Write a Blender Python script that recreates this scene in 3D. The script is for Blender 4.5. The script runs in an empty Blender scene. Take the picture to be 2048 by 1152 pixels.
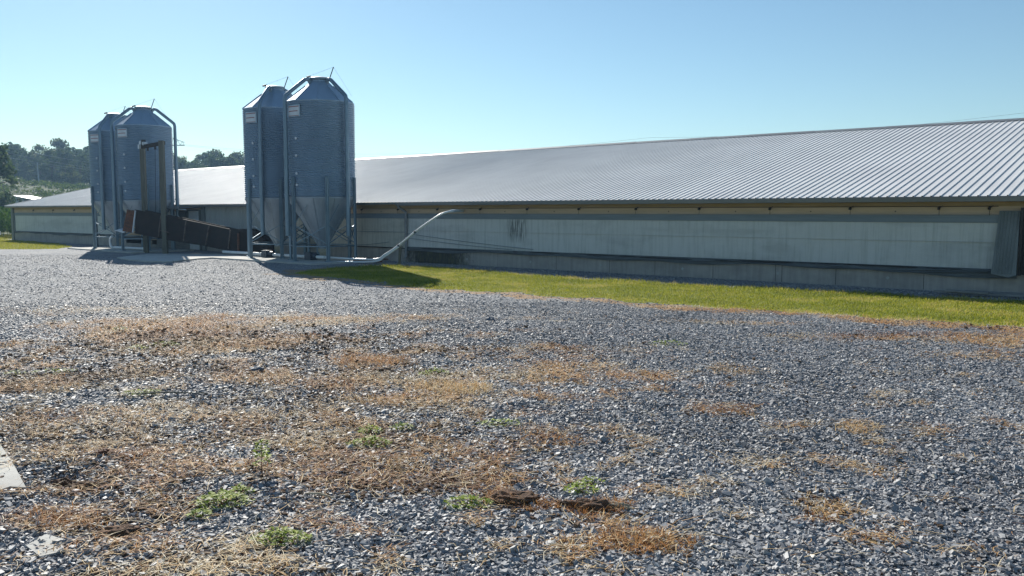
import bpy, bmesh, math, random
import numpy as np
from mathutils import Vector, Matrix
random.seed(7); rng = np.random.default_rng(11)
S = bpy.context.scene; COL = S.collection

# ------------------------------------------------------------------ camera
F = 1696.8; PIT = math.radians(5.1485); TH = math.radians(50.1747); H = 2.1
cam = bpy.data.cameras.new('camera'); camo = bpy.data.objects.new('camera', cam); COL.objects.link(camo)
cam.sensor_width = 36; cam.lens = 36*F/2048; cam.clip_end = 4000; cam.clip_start = .05
camo.location = (0, 0, H); camo.rotation_euler = (math.pi/2-PIT, 0, math.pi/2-TH)
S.camera = camo
S.render.resolution_x = 1024; S.render.resolution_y = 576
# ------------------------------------------------------------------ light
SUN_EL = math.radians(30); SD = Vector((-.891, .454, 0)).normalized()
w = bpy.data.worlds.new('World'); S.world = w; w.use_nodes = True
nt = w.node_tree; bg = nt.nodes['Background']
sky = nt.nodes.new('ShaderNodeTexSky'); sky.sky_type = 'NISHITA'; sky.sun_disc = False
sky.sun_elevation = SUN_EL; sky.sun_rotation = math.atan2(SD.x, SD.y)
sky.air_density = 1.0; sky.dust_density = .15; sky.ozone_density = .8
tint = nt.nodes.new('ShaderNodeMix'); tint.data_type = 'RGBA'; tint.blend_type = 'MULTIPLY'; tint.inputs[0].default_value = 1; tint.inputs[7].default_value = (.81, 1.0, 1.06, 1)   # the camera's cool white balance
nt.links.new(sky.outputs[0], tint.inputs[6]); nt.links.new(tint.outputs[2], bg.inputs[0]); bg.inputs[1].default_value = .062
sl = bpy.data.lights.new('sun', 'SUN'); so = bpy.data.objects.new('sun', sl); COL.objects.link(so)
sl.energy = 4.6; sl.angle = math.radians(.5); sl.color = (1, .955, .87)
so.rotation_euler = (Vector((SD.x*math.cos(SUN_EL), SD.y*math.cos(SUN_EL), math.sin(SUN_EL)))).to_track_quat('Z', 'Y').to_euler()
so.location = (-40, 40, 40)
S.view_settings.view_transform = 'Standard'; S.view_settings.look = 'None'
S.view_settings.exposure = 0.66; S.view_settings.gamma = 1

# ------------------------------------------------------------------ photo geometry: pixel -> point of the place
s_, c_ = math.sin(TH), math.cos(TH)
RV = np.array([s_, c_, 0]); F0 = np.array([-c_, s_, 0]); ZV = np.array([0, 0, 1.])
FW = F0*math.cos(PIT)-ZV*math.sin(PIT); UP = F0*math.sin(PIT)+ZV*math.cos(PIT); CP = np.array([0, 0, H])
def ray(x, y): return FW+(x-1024)/F*RV+(576-y)/F*UP
def at(x, y, z=0): d = ray(x, y); return CP+d*(z-H)/d[2]
def atY(x, y, Y): d = ray(x, y); return CP+d*Y/d[1]
def atd(x, y, D): return CP+ray(x, y)*D

# ------------------------------------------------------------------ materials
def new_mat(name):
    m = bpy.data.materials.new(name); m.use_nodes = True
    t = m.node_tree; b = t.nodes['Principled BSDF']
    return m, t, b
def N(t, kind, **kw):
    n = t.nodes.new(kind)
    for k, v in kw.items():
        if k in n.inputs.keys() if isinstance(k, str) else False: n.inputs[k].default_value = v
        else: setattr(n, k, v)
    return n
def ramp(t, fac, stops):
    r = t.nodes.new('ShaderNodeValToRGB'); e = r.color_ramp.elements
    while len(e) > 1: e.remove(e[-1])
    e[0].position = stops[0][0]; e[0].color = (*stops[0][1], 1)
    for p, c in stops[1:]:
        q = e.new(p); q.color = (*c, 1)
    t.links.new(fac, r.inputs[0]); return r.outputs[0]
def coords(t, scale=(1, 1, 1)):
    tc = t.nodes.new('ShaderNodeTexCoord'); mp = t.nodes.new('ShaderNodeMapping'); mp.inputs['Scale'].default_value = scale
    t.links.new(tc.outputs['Object'], mp.inputs[0]); return mp.outputs[0]
def noise(t, vec, scale, detail=5, rough=.6):
    n = t.nodes.new('ShaderNodeTexNoise'); n.inputs['Scale'].default_value = scale
    n.inputs['Detail'].default_value = detail; n.inputs['Roughness'].default_value = rough
    t.links.new(vec, n.inputs['Vector']); return n.outputs[0]
def mixc(t, fac, a, b, mode='MIX'):
    m = t.nodes.new('ShaderNodeMix'); m.data_type = 'RGBA'; m.blend_type = mode
    for sock, v in ((m.inputs[0], fac), (m.inputs[6], a), (m.inputs[7], b)):
        if isinstance(v, (int, float)): sock.default_value = v
        elif isinstance(v, tuple): sock.default_value = (*v, 1)
        else: t.links.new(v, sock)
    return m.outputs[2]
def bump(t, b, h, strength=.3, dist=.02):
    n = t.nodes.new('ShaderNodeBump'); n.inputs['Strength'].default_value = strength; n.inputs['Distance'].default_value = dist
    t.links.new(h, n.inputs['Height']); t.links.new(n.outputs[0], b.inputs['Normal'])
def simple(name, c1, c2=None, scale=3, stretch=(1, 1, 1), rough=.7, metal=0, bmp=.15, bd=.01, lo=.35, hi=.65, fine=60):
    m, t, b = new_mat(name); c2 = c2 or tuple(x*.7 for x in c1)
    v = coords(t, stretch); n = noise(t, v, scale)
    col = ramp(t, n, [(lo, c1), (hi, c2)])
    f = noise(t, v, fine, 3)
    col = mixc(t, .18, col, ramp(t, f, [(.3, (.25, .25, .25)), (.7, (.8, .8, .8))]), 'OVERLAY')
    t.links.new(col, b.inputs['Base Color']); b.inputs['Roughness'].default_value = rough; b.inputs['Metallic'].default_value = metal
    if bmp: bump(t, b, f, bmp, bd)
    return m
M = {}
M['galv'] = simple('galvanised_steel', (.33, .43, .53), (.29, .38, .47), 2, (1, 1, .4), .45, .5, .04, .004)
M['galv_dark'] = simple('galvanised_leg', (.22, .30, .37), (.17, .24, .30), 5, (1, 1, .3), .5, .6, .05, .004)
M['galv_cone'] = simple('galvanised_hopper', (.36, .42, .47), (.30, .35, .40), 3, (1, 1, .5), .48, .5, .04, .004)
M['tube'] = simple('white_tube', (.85, .85, .85), (.75, .76, .77), 8, rough=.35, bmp=.03)
M['concrete'] = simple('slab_concrete', (.52, .51, .47), (.40, .39, .36), 2.2, rough=.9, bmp=.4, bd=.006)
M['gutter'] = simple('gutter_metal', (.23, .24, .25), (.18, .19, .2), 2, (.3, 1, 3), .5, .2, .04)
M['cream'] = simple('cream_board', (.62, .46, .32), (.50, .38, .26), 1.2, (.6, 1, 6), .75, 0, .1)
M['soffit'] = simple('tan_soffit_shaded_board', (.46, .33, .17), (.34, .25, .13), 1.5, (.5, 1, 5), .8)  # soffit tan, also the cream board's top strip darkened as eave shade
M['band'] = simple('grey_band', (.21, .25, .28), (.17, .205, .235), 2, (.5, 1, 6), .7)
M['black'] = simple('black_iron', (.02, .02, .022), (.035, .03, .028), 12, rough=.6)
M['trim'] = simple('grey_trim', (.2, .22, .22), (.15, .17, .17), 3, (1, 1, .3), .6, .1)
M['white'] = simple('white_paint', (.62, .66, .70), (.5, .54, .58), 3, rough=.5, bmp=.05)
M['doorblue'] = simple('dark_door', (.10, .13, .15), (.07, .09, .11), 3, rough=.5)
M['wood'] = simple('weathered_post', (.17, .165, .13), (.11, .11, .09), 5, (3, 3, .35), .9, 0, .5, .01)
M['plank'] = simple('brown_plank', (.24, .12, .07), (.14, .07, .045), 5, (.5, 3, 3), .85, 0, .4, .01)
M['greyplank'] = simple('grey_plank', (.27, .27, .26), (.17, .17, .17), 5, (.5, 3, 3), .85, 0, .4, .01)
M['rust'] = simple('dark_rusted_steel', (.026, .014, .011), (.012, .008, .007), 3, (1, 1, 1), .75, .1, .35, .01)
M['rustorange'] = simple('orange_rust', (.20, .075, .035), (.07, .03, .02), 6, (1, 1, 2.5), .85, 0, .35, .01)  # brighter orange rust, its own colour, for flap, prop and clod
M['rustrib'] = simple('worn_rib', (.22, .17, .14), (.09, .06, .05), 8, rough=.7, metal=.2)
M['red'] = simple('red_strip', (.30, .10, .11), (.25, .09, .10), 8, rough=.6)
M['hubdark'] = simple('auger_boot', (.05, .07, .1), (.03, .045, .07), 8, rough=.5)
M['boot'] = simple('feed_boot', (.42, .38, .28), (.3, .28, .22), 8, rough=.6)
M['siding'] = simple('pale_siding', (.46, .47, .45), (.38, .39, .38), 1.2, (1, 1, .3), .6, .1, .05)
M['tarp'] = simple('loose_curtain_hem', (.13, .15, .165), (.075, .09, .10), 5, (.3, 1, 3), .8, 0, .4, .02)
M['clod'] = simple('brown_clod', (.25, .14, .08), (.09, .05, .03), 14, rough=.95, bmp=1, bd=.02, fine=90)
M['bark'] = simple('bark', (.10, .08, .06), (.05, .04, .03), 6, (3, 3, .5), .95, 0, .5, .03)
M['wire'] = simple('wire', (.25, .26, .27), (.2, .21, .22), 3, rough=.5, metal=.4, bmp=0)
M['steelfar'] = simple('pylon_steel', (.30, .32, .33), (.25, .27, .28), 3, rough=.6, metal=.3, bmp=0)

# roof metal
m, t, b = new_mat('ribbed_roof_metal'); M['roof'] = m
v = coords(t); n1 = noise(t, v, .35, 4); v2 = coords(t, (4.4, .15, .15)); n2 = noise(t, v2, 1.3, 2)
col = ramp(t, n1, [(.35, (.69, .695, .69)), (.65, (.61, .615, .615))])
col = mixc(t, .2, col, ramp(t, n2, [(.35, (.42, .42, .42)), (.65, (.62, .62, .62))]), 'OVERLAY')
t.links.new(col, b.inputs['Base Color']); b.inputs['Metallic'].default_value = 0; b.inputs['Roughness'].default_value = .55; b.inputs['Specular IOR Level'].default_value = .3
bump(t, b, noise(t, coords(t, (2, .5, 1)), 1.2, 3), .25, .03)

# side curtain
def curtain_mat(name, c1, c2, c3):
    m, t, b = new_mat(name)
    v = coords(t, (.35, 1, 1)); n1 = noise(t, v, 1.1, 6, .65)
    col = ramp(t, n1, [(.32, c2), (.5, c1), (.7, c1)])
    vs = coords(t, (6, 1, .35)); n2 = noise(t, vs, 1.6, 5, .7)
    col = mixc(t, .45, col, ramp(t, n2, [(.33, (.28, .29, .28)), (.52, (.55, .55, .55)), (.75, (.6, .6, .6))]), 'OVERLAY')
    n3 = noise(t, coords(t, (.12, 1, .8)), 1.5, 4)
    col = mixc(t, ramp(t, n3, [(.56, (0, 0, 0)), (.68, (.5, .5, .5))]), col, c3)
    ge = t.nodes.new('ShaderNodeNewGeometry'); sp = t.nodes.new('ShaderNodeSeparateXYZ'); t.links.new(ge.outputs['Position'], sp.inputs[0])
    def rng_mask(sock, c, hw_):
        a1 = t.nodes.new('ShaderNodeMath'); a1.operation = 'SUBTRACT'; t.links.new(sock, a1.inputs[0]); a1.inputs[1].default_value = c
        a2 = t.nodes.new('ShaderNodeMath'); a2.operation = 'ABSOLUTE'; t.links.new(a1.outputs[0], a2.inputs[0])
        a3 = t.nodes.new('ShaderNodeMapRange'); t.links.new(a2.outputs[0], a3.inputs[0]); a3.inputs[1].default_value = hw_*.5; a3.inputs[2].default_value = hw_*1.1; a3.inputs[3].default_value = 1; a3.inputs[4].default_value = 0; return a3.outputs[0]
    mm = t.nodes.new('ShaderNodeMath'); mm.operation = 'MULTIPLY'; t.links.new(rng_mask(sp.outputs[0], -20.35, .55), mm.inputs[0]); t.links.new(rng_mask(sp.outputs[2], 1.45, .5), mm.inputs[1])
    st_ = ramp(t, noise(t, coords(t, (9, 1, .8)), 2.2, 3, .6), [(.42, (0, 0, 0)), (.56, (.8, .8, .8))]); mm2 = t.nodes.new('ShaderNodeMath'); mm2.operation = 'MULTIPLY'; t.links.new(mm.outputs[0], mm2.inputs[0]); t.links.new(st_, mm2.inputs[1])
    col = mixc(t, mm2.outputs[0], col, (.09, .10, .10))
    t.links.new(col, b.inputs['Base Color']); b.inputs['Roughness'].default_value = .62
    wv = noise(t, coords(t, (.9, 1, .5)), 2.4, 5, .55)
    bump(t, b, wv, .5, .05); return m
M['curtain'] = curtain_mat('blue_grey_curtain', (.56, .58, .575), (.45, .47, .47), (.38, .40, .395))
M['curtain_tan'] = curtain_mat('dingy_curtain', (.50, .49, .43), (.39, .385, .335), (.17, .17, .15))

# foundation with damp and moss (a stain with a shape of its own)
m, t, b = new_mat('poured_foundation'); M['found'] = m
v = coords(t, (.5, 1, 1)); n = noise(t, v, 1.6, 6, .65); col = ramp(t, n, [(.33, (.42, .39, .36)), (.65, (.31, .29, .27))])
ns = noise(t, coords(t, (5, 1, .6)), 1.5, 5); col = mixc(t, .4, col, ramp(t, ns, [(.35, (.3, .3, .3)), (.65, (.6, .6, .6))]), 'OVERLAY')
geo = t.nodes.new('ShaderNodeNewGeometry'); sx = t.nodes.new('ShaderNodeSeparateXYZ'); t.links.new(geo.outputs['Position'], sx.inputs[0])
mr = t.nodes.new('ShaderNodeMapRange'); mr.interpolation_type = 'SMOOTHSTEP'
ad = t.nodes.new('ShaderNodeMath'); ad.operation = 'ADD'; ad.inputs[1].default_value = 24.6; t.links.new(sx.outputs[0], ad.inputs[0])
ab = t.nodes.new('ShaderNodeMath'); ab.operation = 'ABSOLUTE'; t.links.new(ad.outputs[0], ab.inputs[0])
n4 = noise(t, coords(t, (2.5, 1, 1.6)), 2.6, 6, .8)
mu = t.nodes.new('ShaderNodeMath'); mu.operation = 'MULTIPLY_ADD'; mu.inputs[1].default_value = 2.6; t.links.new(n4, mu.inputs[0]); t.links.new(ab.outputs[0], mu.inputs[2])
t.links.new(mu.outputs[0], mr.inputs[0]); mr.inputs[1].default_value = 2.3; mr.inputs[2].default_value = 3.5; mr.inputs[3].default_value = .92; mr.inputs[4].default_value = 0
moss = ramp(t, noise(t, coords(t, (3, 1, 1)), 4, 4), [(.4, (.012, .014, .011)), (.62, (.05, .055, .02))])
col = mixc(t, mr.outputs[0], col, moss)
t.links.new(col, b.inputs['Base Color']); b.inputs['Roughness'].default_value = .9; bump(t, b, ns, .3, .01)

def attr_mat(name, stops, rough=.8, transl=0, spec=.3, attr='shade'):
    m, t, b = new_mat(name); a = t.nodes.new('ShaderNodeAttribute'); a.attribute_name = attr
    col = ramp(t, a.outputs['Fac'], stops); t.links.new(col, b.inputs['Base Color'])
    b.inputs['Roughness'].default_value = rough; b.inputs['Specular IOR Level'].default_value = spec
    if transl:
        tr = t.nodes.new('ShaderNodeBsdfTranslucent'); t.links.new(col, tr.inputs[0])
        mx = t.nodes.new('ShaderNodeMixShader'); mx.inputs[0].default_value = transl
        t.links.new(b.outputs[0], mx.inputs[1]); t.links.new(tr.outputs[0], mx.inputs[2])
        t.links.new(mx.outputs[0], t.nodes['Material Output'].inputs[0])
    return m, t, b
M['stone'], t, b = attr_mat('crushed_slate', [(0, (.10, .10, .105)), (.35, (.235, .238, .25)), (.7, (.375, .375, .38)), (.9, (.49, .485, .475)), (1, (.60, .56, .50))], .62, 0, .45)
M['straw'], t, b = attr_mat('dry_straw', [(0, (.20, .09, .04)), (.3, (.50, .22, .07)), (.55, (.66, .38, .14)), (.8, (.72, .53, .26)), (1, (.88, .78, .58))], .7, .25)
M['grass'], t, b = attr_mat('lawn_grass', [(0, (.11, .14, .012)), (.4, (.26, .29, .018)), (.7, (.42, .40, .035)), (1, (.55, .44, .15))], .6, .45)
M['weed'], t, b = attr_mat('weed_leaf', [(0, (.10, .16, .015)), (.6, (.29, .38, .03)), (1, (.48, .54, .08))], .6, .4)
M['corn'], t, b = attr_mat('corn_leaf', [(0, (.035, .09, .012)), (.6, (.08, .17, .02)), (1, (.15, .23, .05))], .6, .4)
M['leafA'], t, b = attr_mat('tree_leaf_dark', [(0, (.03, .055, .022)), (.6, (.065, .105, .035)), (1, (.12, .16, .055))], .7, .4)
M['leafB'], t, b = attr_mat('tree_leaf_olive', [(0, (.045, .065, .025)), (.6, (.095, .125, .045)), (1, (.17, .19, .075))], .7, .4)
M['brush'], t, b = attr_mat('brush_leaf', [(0, (.03, .05, .012)), (.5, (.08, .13, .02)), (.8, (.15, .21, .03)), (1, (.20, .20, .06))], .8, .3)

# ground
m, t, b = new_mat('gravel_ground'); M['ground'] = m
v = coords(t)
vo = t.nodes.new('ShaderNodeTexVoronoi'); vo.inputs['Scale'].default_value = 26; t.links.new(v, vo.inputs['Vector'])
vo2 = t.nodes.new('ShaderNodeTexVoronoi'); vo2.inputs['Scale'].default_value = 9; t.links.new(v, vo2.inputs['Vector'])
bw = t.nodes.new('ShaderNodeRGBToBW'); t.links.new(vo.outputs['Color'], bw.inputs[0])
grav = ramp(t, bw.outputs[0], [(.15, (.13, .14, .16)), (.5, (.23, .24, .265)), (.85, (.36, .37, .38))])
big = noise(t, v, .35, 5, .6); grav = mixc(t, .5, grav, ramp(t, big, [(.35, (.36, .37, .40)), (.65, (.60, .59, .57))]), 'OVERLAY')
def att(nm):
    a = t.nodes.new('ShaderNodeAttribute'); a.attribute_name = nm; return a.outputs['Fac']
fn = noise(t, v, 14, 6, .75); fd = noise(t, v, 45, 4, .7)
dirt = ramp(t, fn, [(.3, (.09, .06, .04)), (.55, (.22, .15, .10)), (.75, (.34, .26, .18))])
strawc = ramp(t, fd, [(.3, (.13, .08, .045)), (.5, (.36, .22, .11)), (.7, (.55, .39, .22))])
lawn = ramp(t, fd, [(.3, (.09, .12, .012)), (.55, (.19, .23, .02)), (.75, (.30, .29, .06))])
lawn = mixc(t, ramp(t, noise(t, v, .8, 4), [(.52, (0, 0, 0)), (.72, (.5, .5, .5))]), lawn, (.25, .19, .07))
track = ramp(t, fd, [(.3, (.22, .224, .235)), (.7, (.36, .36, .36))])
def brk(maskname, amt=.6, sc=None):
    x = t.nodes.new('ShaderNodeMath'); x.operation = 'MULTIPLY_ADD'; t.links.new(fn, x.inputs[0]); x.inputs[1].default_value = amt; t.links.new(att(maskname), x.inputs[2])
    return ramp(t, x.outputs[0], [(.5+amt*.3, (0, 0, 0)), (.5+amt*.75, (1, 1, 1))])
col = mixc(t, brk('track'), grav, track)
col = mixc(t, brk('dirt'), col, dirt); col = mixc(t, brk('straw'), col, strawc); col = mixc(t, brk('lawn', .25), col, lawn)
fieldm = att('field')
fieldc = ramp(t, noise(t, v, .15, 6, .7), [(.3, (.06, .08, .03)), (.5, (.12, .14, .05)), (.7, (.19, .19, .08))])
col = mixc(t, fieldm, col, fieldc)
t.links.new(col, b.inputs['Base Color']); b.inputs['Roughness'].default_value = .85; b.inputs['Specular IOR Level'].default_value = .25
hh = t.nodes.new('ShaderNodeMath'); hh.operation = 'ADD'; t.links.new(vo.outputs['Distance'], hh.inputs[0]); t.links.new(fn, hh.inputs[1])
bump(t, b, hh.outputs[0], .9, .03)
m, t, b = new_mat('hill_meadow'); M['hill'] = m
v = coords(t); col = ramp(t, noise(t, v, .12, 8, .75), [(.3, (.03, .05, .018)), (.5, (.065, .09, .03)), (.7, (.12, .14, .05))])
t.links.new(col, b.inputs['Base Color']); b.inputs['Roughness'].default_value = .95; bump(t, b, noise(t, v, .8, 6, .8), 1, .5)

# ------------------------------------------------------------------ mesh tools
class MB:
    def __init__(s): s.v = []; s.f = []
    def add(s, vs, fs):
        o = len(s.v); s.v += [tuple(float(c) for c in p) for p in vs]; s.f += [tuple(i+o for i in f) for f in fs]; return s
    def box(s, lo, hi, rot=0, org=None):
        x0, y0, z0 = lo; x1, y1, z1 = hi
        vs = [(x0, y0, z0), (x1, y0, z0), (x1, y1, z0), (x0, y1, z0), (x0, y0, z1), (x1, y0, z1), (x1, y1, z1), (x0, y1, z1)]
        if rot:
            cx, cy = org or ((x0+x1)/2, (y0+y1)/2); c, s2 = math.cos(rot), math.sin(rot)
            vs = [(cx+(x-cx)*c-(y-cy)*s2, cy+(x-cx)*s2+(y-cy)*c, z) for x, y, z in vs]
        return s.add(vs, [(3, 2, 1, 0), (4, 5, 6, 7), (0, 1, 5, 4), (1, 2, 6, 5), (2, 3, 7, 6), (3, 0, 4, 7)])
    def bar(s, a, b, w=.05, h=None, up=(0, 0, 1)):
        a = Vector(a); b = Vector(b); h = h or w; d = (b-a).normalized(); u = Vector(up)
        if abs(d.dot(u)) > .98: u = Vector((0, 1, 0))
        x = d.cross(u).normalized()*w/2; y = x.cross(d).normalized()*h/2
        vs = [a-x-y, a+x-y, a+x+y, a-x+y, b-x-y, b+x-y, b+x+y, b-x+y]
        return s.add(vs, [(3, 2, 1, 0), (4, 5, 6, 7), (0, 1, 5, 4), (1, 2, 6, 5), (2, 3, 7, 6), (3, 0, 4, 7)])
    def tube(s, pts, r, n=10, caps=True):
        pts = [Vector(p) for p in pts]; rr = r if isinstance(r, (list, tuple)) else [r]*len(pts)
        o = len(s.v); prev = None
        for i, p in enumerate(pts):
            d = (pts[min(i+1, len(pts)-1)]-pts[max(i-1, 0)]).normalized()
            if prev is None:
                u = Vector((0, 0, 1)) if abs(d.z) < .9 else Vector((1, 0, 0)); x = d.cross(u).normalized()
            else: x = (prev-d*prev.dot(d)).normalized()
            prev = x; y = d.cross(x)
            for k in range(n):
                a = 2*math.pi*k/n; q = p+(x*math.cos(a)+y*math.sin(a))*rr[i]; s.v.append(tuple(q))
        for i in range(len(pts)-1):
            for k in range(n):
                k2 = (k+1) % n; s.f.append((o+i*n+k, o+i*n+k2, o+(i+1)*n+k2, o+(i+1)*n+k))
        if caps: s.f.append(tuple(o+k for k in range(n))[::-1]); s.f.append(tuple(o+(len(pts)-1)*n+k for k in range(n)))
        return s
    def lathe(s, prof, n=48, c=(0, 0), closed=False):
        o = len(s.v)
        for r, z in prof:
            for k in range(n):
                a = 2*math.pi*k/n; s.v.append((c[0]+r*math.cos(a), c[1]+r*math.sin(a), z))
        for i in range(len(prof)-1):
            for k in range(n):
                k2 = (k+1) % n; s.f.append((o+i*n+k, o+i*n+k2, o+(i+1)*n+k2, o+(i+1)*n+k))
        if closed: s.f.append(tuple(o+k for k in range(n))[::-1]); s.f.append(tuple(o+(len(prof)-1)*n+k for k in range(n)))
        return s
    def prism(s, poly, ext):
        # poly: list of 3-D points, ext: extrusion vector
        n = len(poly); e = np.array(ext); vs = [tuple(p) for p in poly]+[tuple(np.array(p)+e) for p in poly]
        return s.add(vs, [tuple(range(n))[::-1], tuple(range(n, 2*n))]+[(i, (i+1) % n, n+(i+1) % n, n+i) for i in range(n)])
    def mesh(s, name, mat, smooth=False, org=(0, 0, 0)):
        me = bpy.data.meshes.new(name)
        me.from_pydata([(x-org[0], y-org[1], z-org[2]) for x, y, z in s.v], [], s.f); me.materials.append(mat)
        bm = bmesh.new(); bm.from_mesh(me); bmesh.ops.recalc_face_normals(bm, faces=bm.faces); bm.to_mesh(me); bm.free()
        if smooth:
            for p in me.polygons: p.use_smooth = True
            try: me.set_sharp_from_angle(angle=math.radians(40))
            except Exception: pass
        return me
def props(o, label=None, cat=None, group=None, kind=None):
    if label: o['label'] = label
    if cat: o['category'] = cat
    if group: o['group'] = group
    if kind: o['kind'] = kind
    return o
def thing(name, label, cat, loc=(0, 0, 0), rz=0, group=None):
    o = bpy.data.objects.new(name, None); COL.objects.link(o); o.location = loc; o.rotation_euler = (0, 0, rz); o.empty_display_size = .2
    return props(o, label, cat, group)
def link(name, me, parent=None, loc=(0, 0, 0)):
    o = bpy.data.objects.new(name, me); COL.objects.link(o); o.location = loc
    if parent: o.parent = parent
    return o
def part(name, mb, mat, parent, smooth=False, local=False):
    # world-coordinate geometry under a translated (unrotated) root, or local geometry
    org = (0, 0, 0)
    if not local:
        p = parent
        while p is not None: org = tuple(org[i]+p.location[i] for i in range(3)); p = p.parent
    return link(name, mb.mesh(name, mat, smooth, org), parent)
def solo(name, mb, mat, label, cat, group=None, kind=None, smooth=False):
    a = np.array(mb.v); org = ((a[:, 0].min()+a[:, 0].max())/2, (a[:, 1].min()+a[:, 1].max())/2, a[:, 2].min()) if kind is None else (0, 0, 0)
    o = link(name, mb.mesh(name, mat, smooth, org), None, org); return props(o, label, cat, group, kind)
def np_mesh(name, V, Q, mat, shade=None, smooth=False):
    me = bpy.data.meshes.new(name); n = len(V); k = Q.shape[1]
    me.vertices.add(n); me.vertices.foreach_set('co', V.astype(np.float32).ravel())
    me.loops.add(Q.size); me.loops.foreach_set('vertex_index', Q.astype(np.int32).ravel())
    me.polygons.add(len(Q)); me.polygons.foreach_set('loop_start', (np.arange(len(Q))*k).astype(np.int32))
    me.polygons.foreach_set('use_smooth', np.full(len(Q), smooth))
    me.update(calc_edges=True)
    if shade is not None:
        a = me.attributes.new('shade', 'FLOAT', 'POINT'); a.data.foreach_set('value', shade.astype(np.float32))
    me.materials.append(mat); return me

# numpy value noise
_T = rng.random((256, 256))
def vnoise(x, y):
    xi = np.floor(x).astype(int); yi = np.floor(y).astype(int); fx = x-xi; fy = y-yi
    fx = fx*fx*(3-2*fx); fy = fy*fy*(3-2*fy); g = lambda a, b_: _T[a & 255, b_ & 255]
    return (g(xi, yi)*(1-fx)+g(xi+1, yi)*fx)*(1-fy)+(g(xi, yi+1)*(1-fx)+g(xi+1, yi+1)*fx)*fy
def fbm(x, y, o=4):
    a = 0; s = 0; amp = 1
    for i in range(o): a = a+amp*vnoise(x*2**i+17*i, y*2**i+31*i); s += amp; amp *= .55
    return a/s
def sstep(a, b_, x): t_ = np.clip((x-a)/(b_-a), 0, 1); return t_*t_*(3-2*t_)

# ------------------------------------------------------------------ where straw, soil and lawn lie on the ground
# (image x, y, half-width, half-height, strength) -> an ellipse on the ground
STRAW = [(330, 655, 190, 20, .75), (480, 690, 90, 14, .75), (240, 672, 90, 12, .85), (410, 640, 110, 10, .7), (745, 720, 70, 14, 1), (905, 772, 70, 14, 1.05), (700, 765, 170, 18, .7), (540, 762, 190, 12, .8),
 (840, 800, 160, 16, .8), (610, 880, 160, 18, .6), (880, 962, 170, 14, .95), (720, 925, 150, 18, .85), (130, 845, 170, 16, .9), (60, 775, 110, 10, .7), (370, 930, 160, 16, .7), (300, 905, 80, 11, .8),
 (120, 905, 120, 14, .75), (110, 1030, 90, 22, 1), (260, 1085, 110, 26, .95), (420, 1135, 180, 18, .8), (1290, 1083, 85, 20, 1.1), (1285, 990, 60, 9, .85), (1440, 822, 60, 7, .95), (1715, 853, 42, 10, 1.1),
 (1590, 852, 60, 8, .8), (1660, 1030, 55, 22, .9), (1745, 1085, 55, 12, .95), (1530, 935, 60, 7, .7), (1110, 740, 120, 12, .6), (980, 750, 160, 14, .6), (1090, 700, 200, 10, .45), (1300, 750, 60, 10, .7),
 (1480, 740, 60, 8, .6), (1180, 860, 60, 8, .6), (1100, 890, 120, 8, .6), (700, 640, 180, 10, .5), (550, 640, 150, 10, .5), (150, 620, 150, 10, .4), (40, 690, 60, 10, .5), (680, 850, 120, 14, .6), (500, 830, 160, 12, .55),
 (1760, 672, 260, 9, .5), (1500, 645, 160, 5, .5), (1990, 680, 140, 16, .8), (1940, 712, 110, 9, .5), (1200, 1060, 100, 12, .5), (1040, 1090, 120, 10, .4), (1810, 810, 80, 8, .5), (1950, 1110, 60, 8, .5)]
DIRT = [(90, 960, 120, 34, 1.1), (250, 1040, 120, 24, 1), (560, 800, 260, 30, .6), (700, 880, 240, 34, .7), (130, 870, 170, 26, .8), (380, 680, 260, 22, .7), (760, 740, 200, 24, .7), (300, 1000, 140, 22, .8),
 (1040, 1020, 90, 16, 1), (1190, 1040, 110, 18, .9), (1290, 1090, 110, 22, .9), (1650, 1010, 60, 26, .9), (850, 960, 200, 22, .8), (60, 770, 140, 14, .9), (200, 750, 160, 9, .8), (420, 740, 200, 14, .6), (900, 700, 260, 12, .5),
 (1320, 640, 90, 7, .0), (350, 1130, 220, 30, .8), (1760, 675, 260, 9, .25), (40, 830, 90, 20, .7)]
def ell(L):
    out = []
    for x, y, rx, ry, st in L:
        p = at(x, y); Z = (p-CP)@FW; out.append((p[0], p[1], rx*Z/F, ry*Z*Z/(F*H), st))
    return out
SE, DE = ell(STRAW), ell(DIRT)
def blobs(E, X, Y):
    r = np.zeros_like(X)
    for cx, cy, a, b_, st in E:
        dx = X-cx; dy = Y-cy; u = (dx*RV[0]+dy*RV[1])/a; v_ = (dx*F0[0]+dy*F0[1])/b_
        r = np.maximum(r, st*np.exp(-.9*(u*u+v_*v_)))
    return r
LAWN_R = [(-24.4, 17.3), (-22.6, 17.05), (-19.0, 16.8), (-16.4, 16.6), (-11.8, 17.0), (-9.2, 17.1), (-5.6, 17.45), (-2.6, 17.8), (2, 18.5), (10, 19.6), (10, 24.2), (2, 23.7), (-3.5, 23.15), (-8.7, 22.65), (-15.5, 21.95), (-22, 22.7), (-25.2, 22.6), (-25.5, 21.2), (-25.4, 19)]
LAWN_L = [(-120, 20), (-120, 40), (-78, 40), (-72, 25), (-60, 24.0), (-56, 23.2), (-52.5, 22.0), (-50.8, 20.4), (-51.5, 19.0), (-53, 18.0), (-58, 17.4), (-70, 17)]
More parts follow.
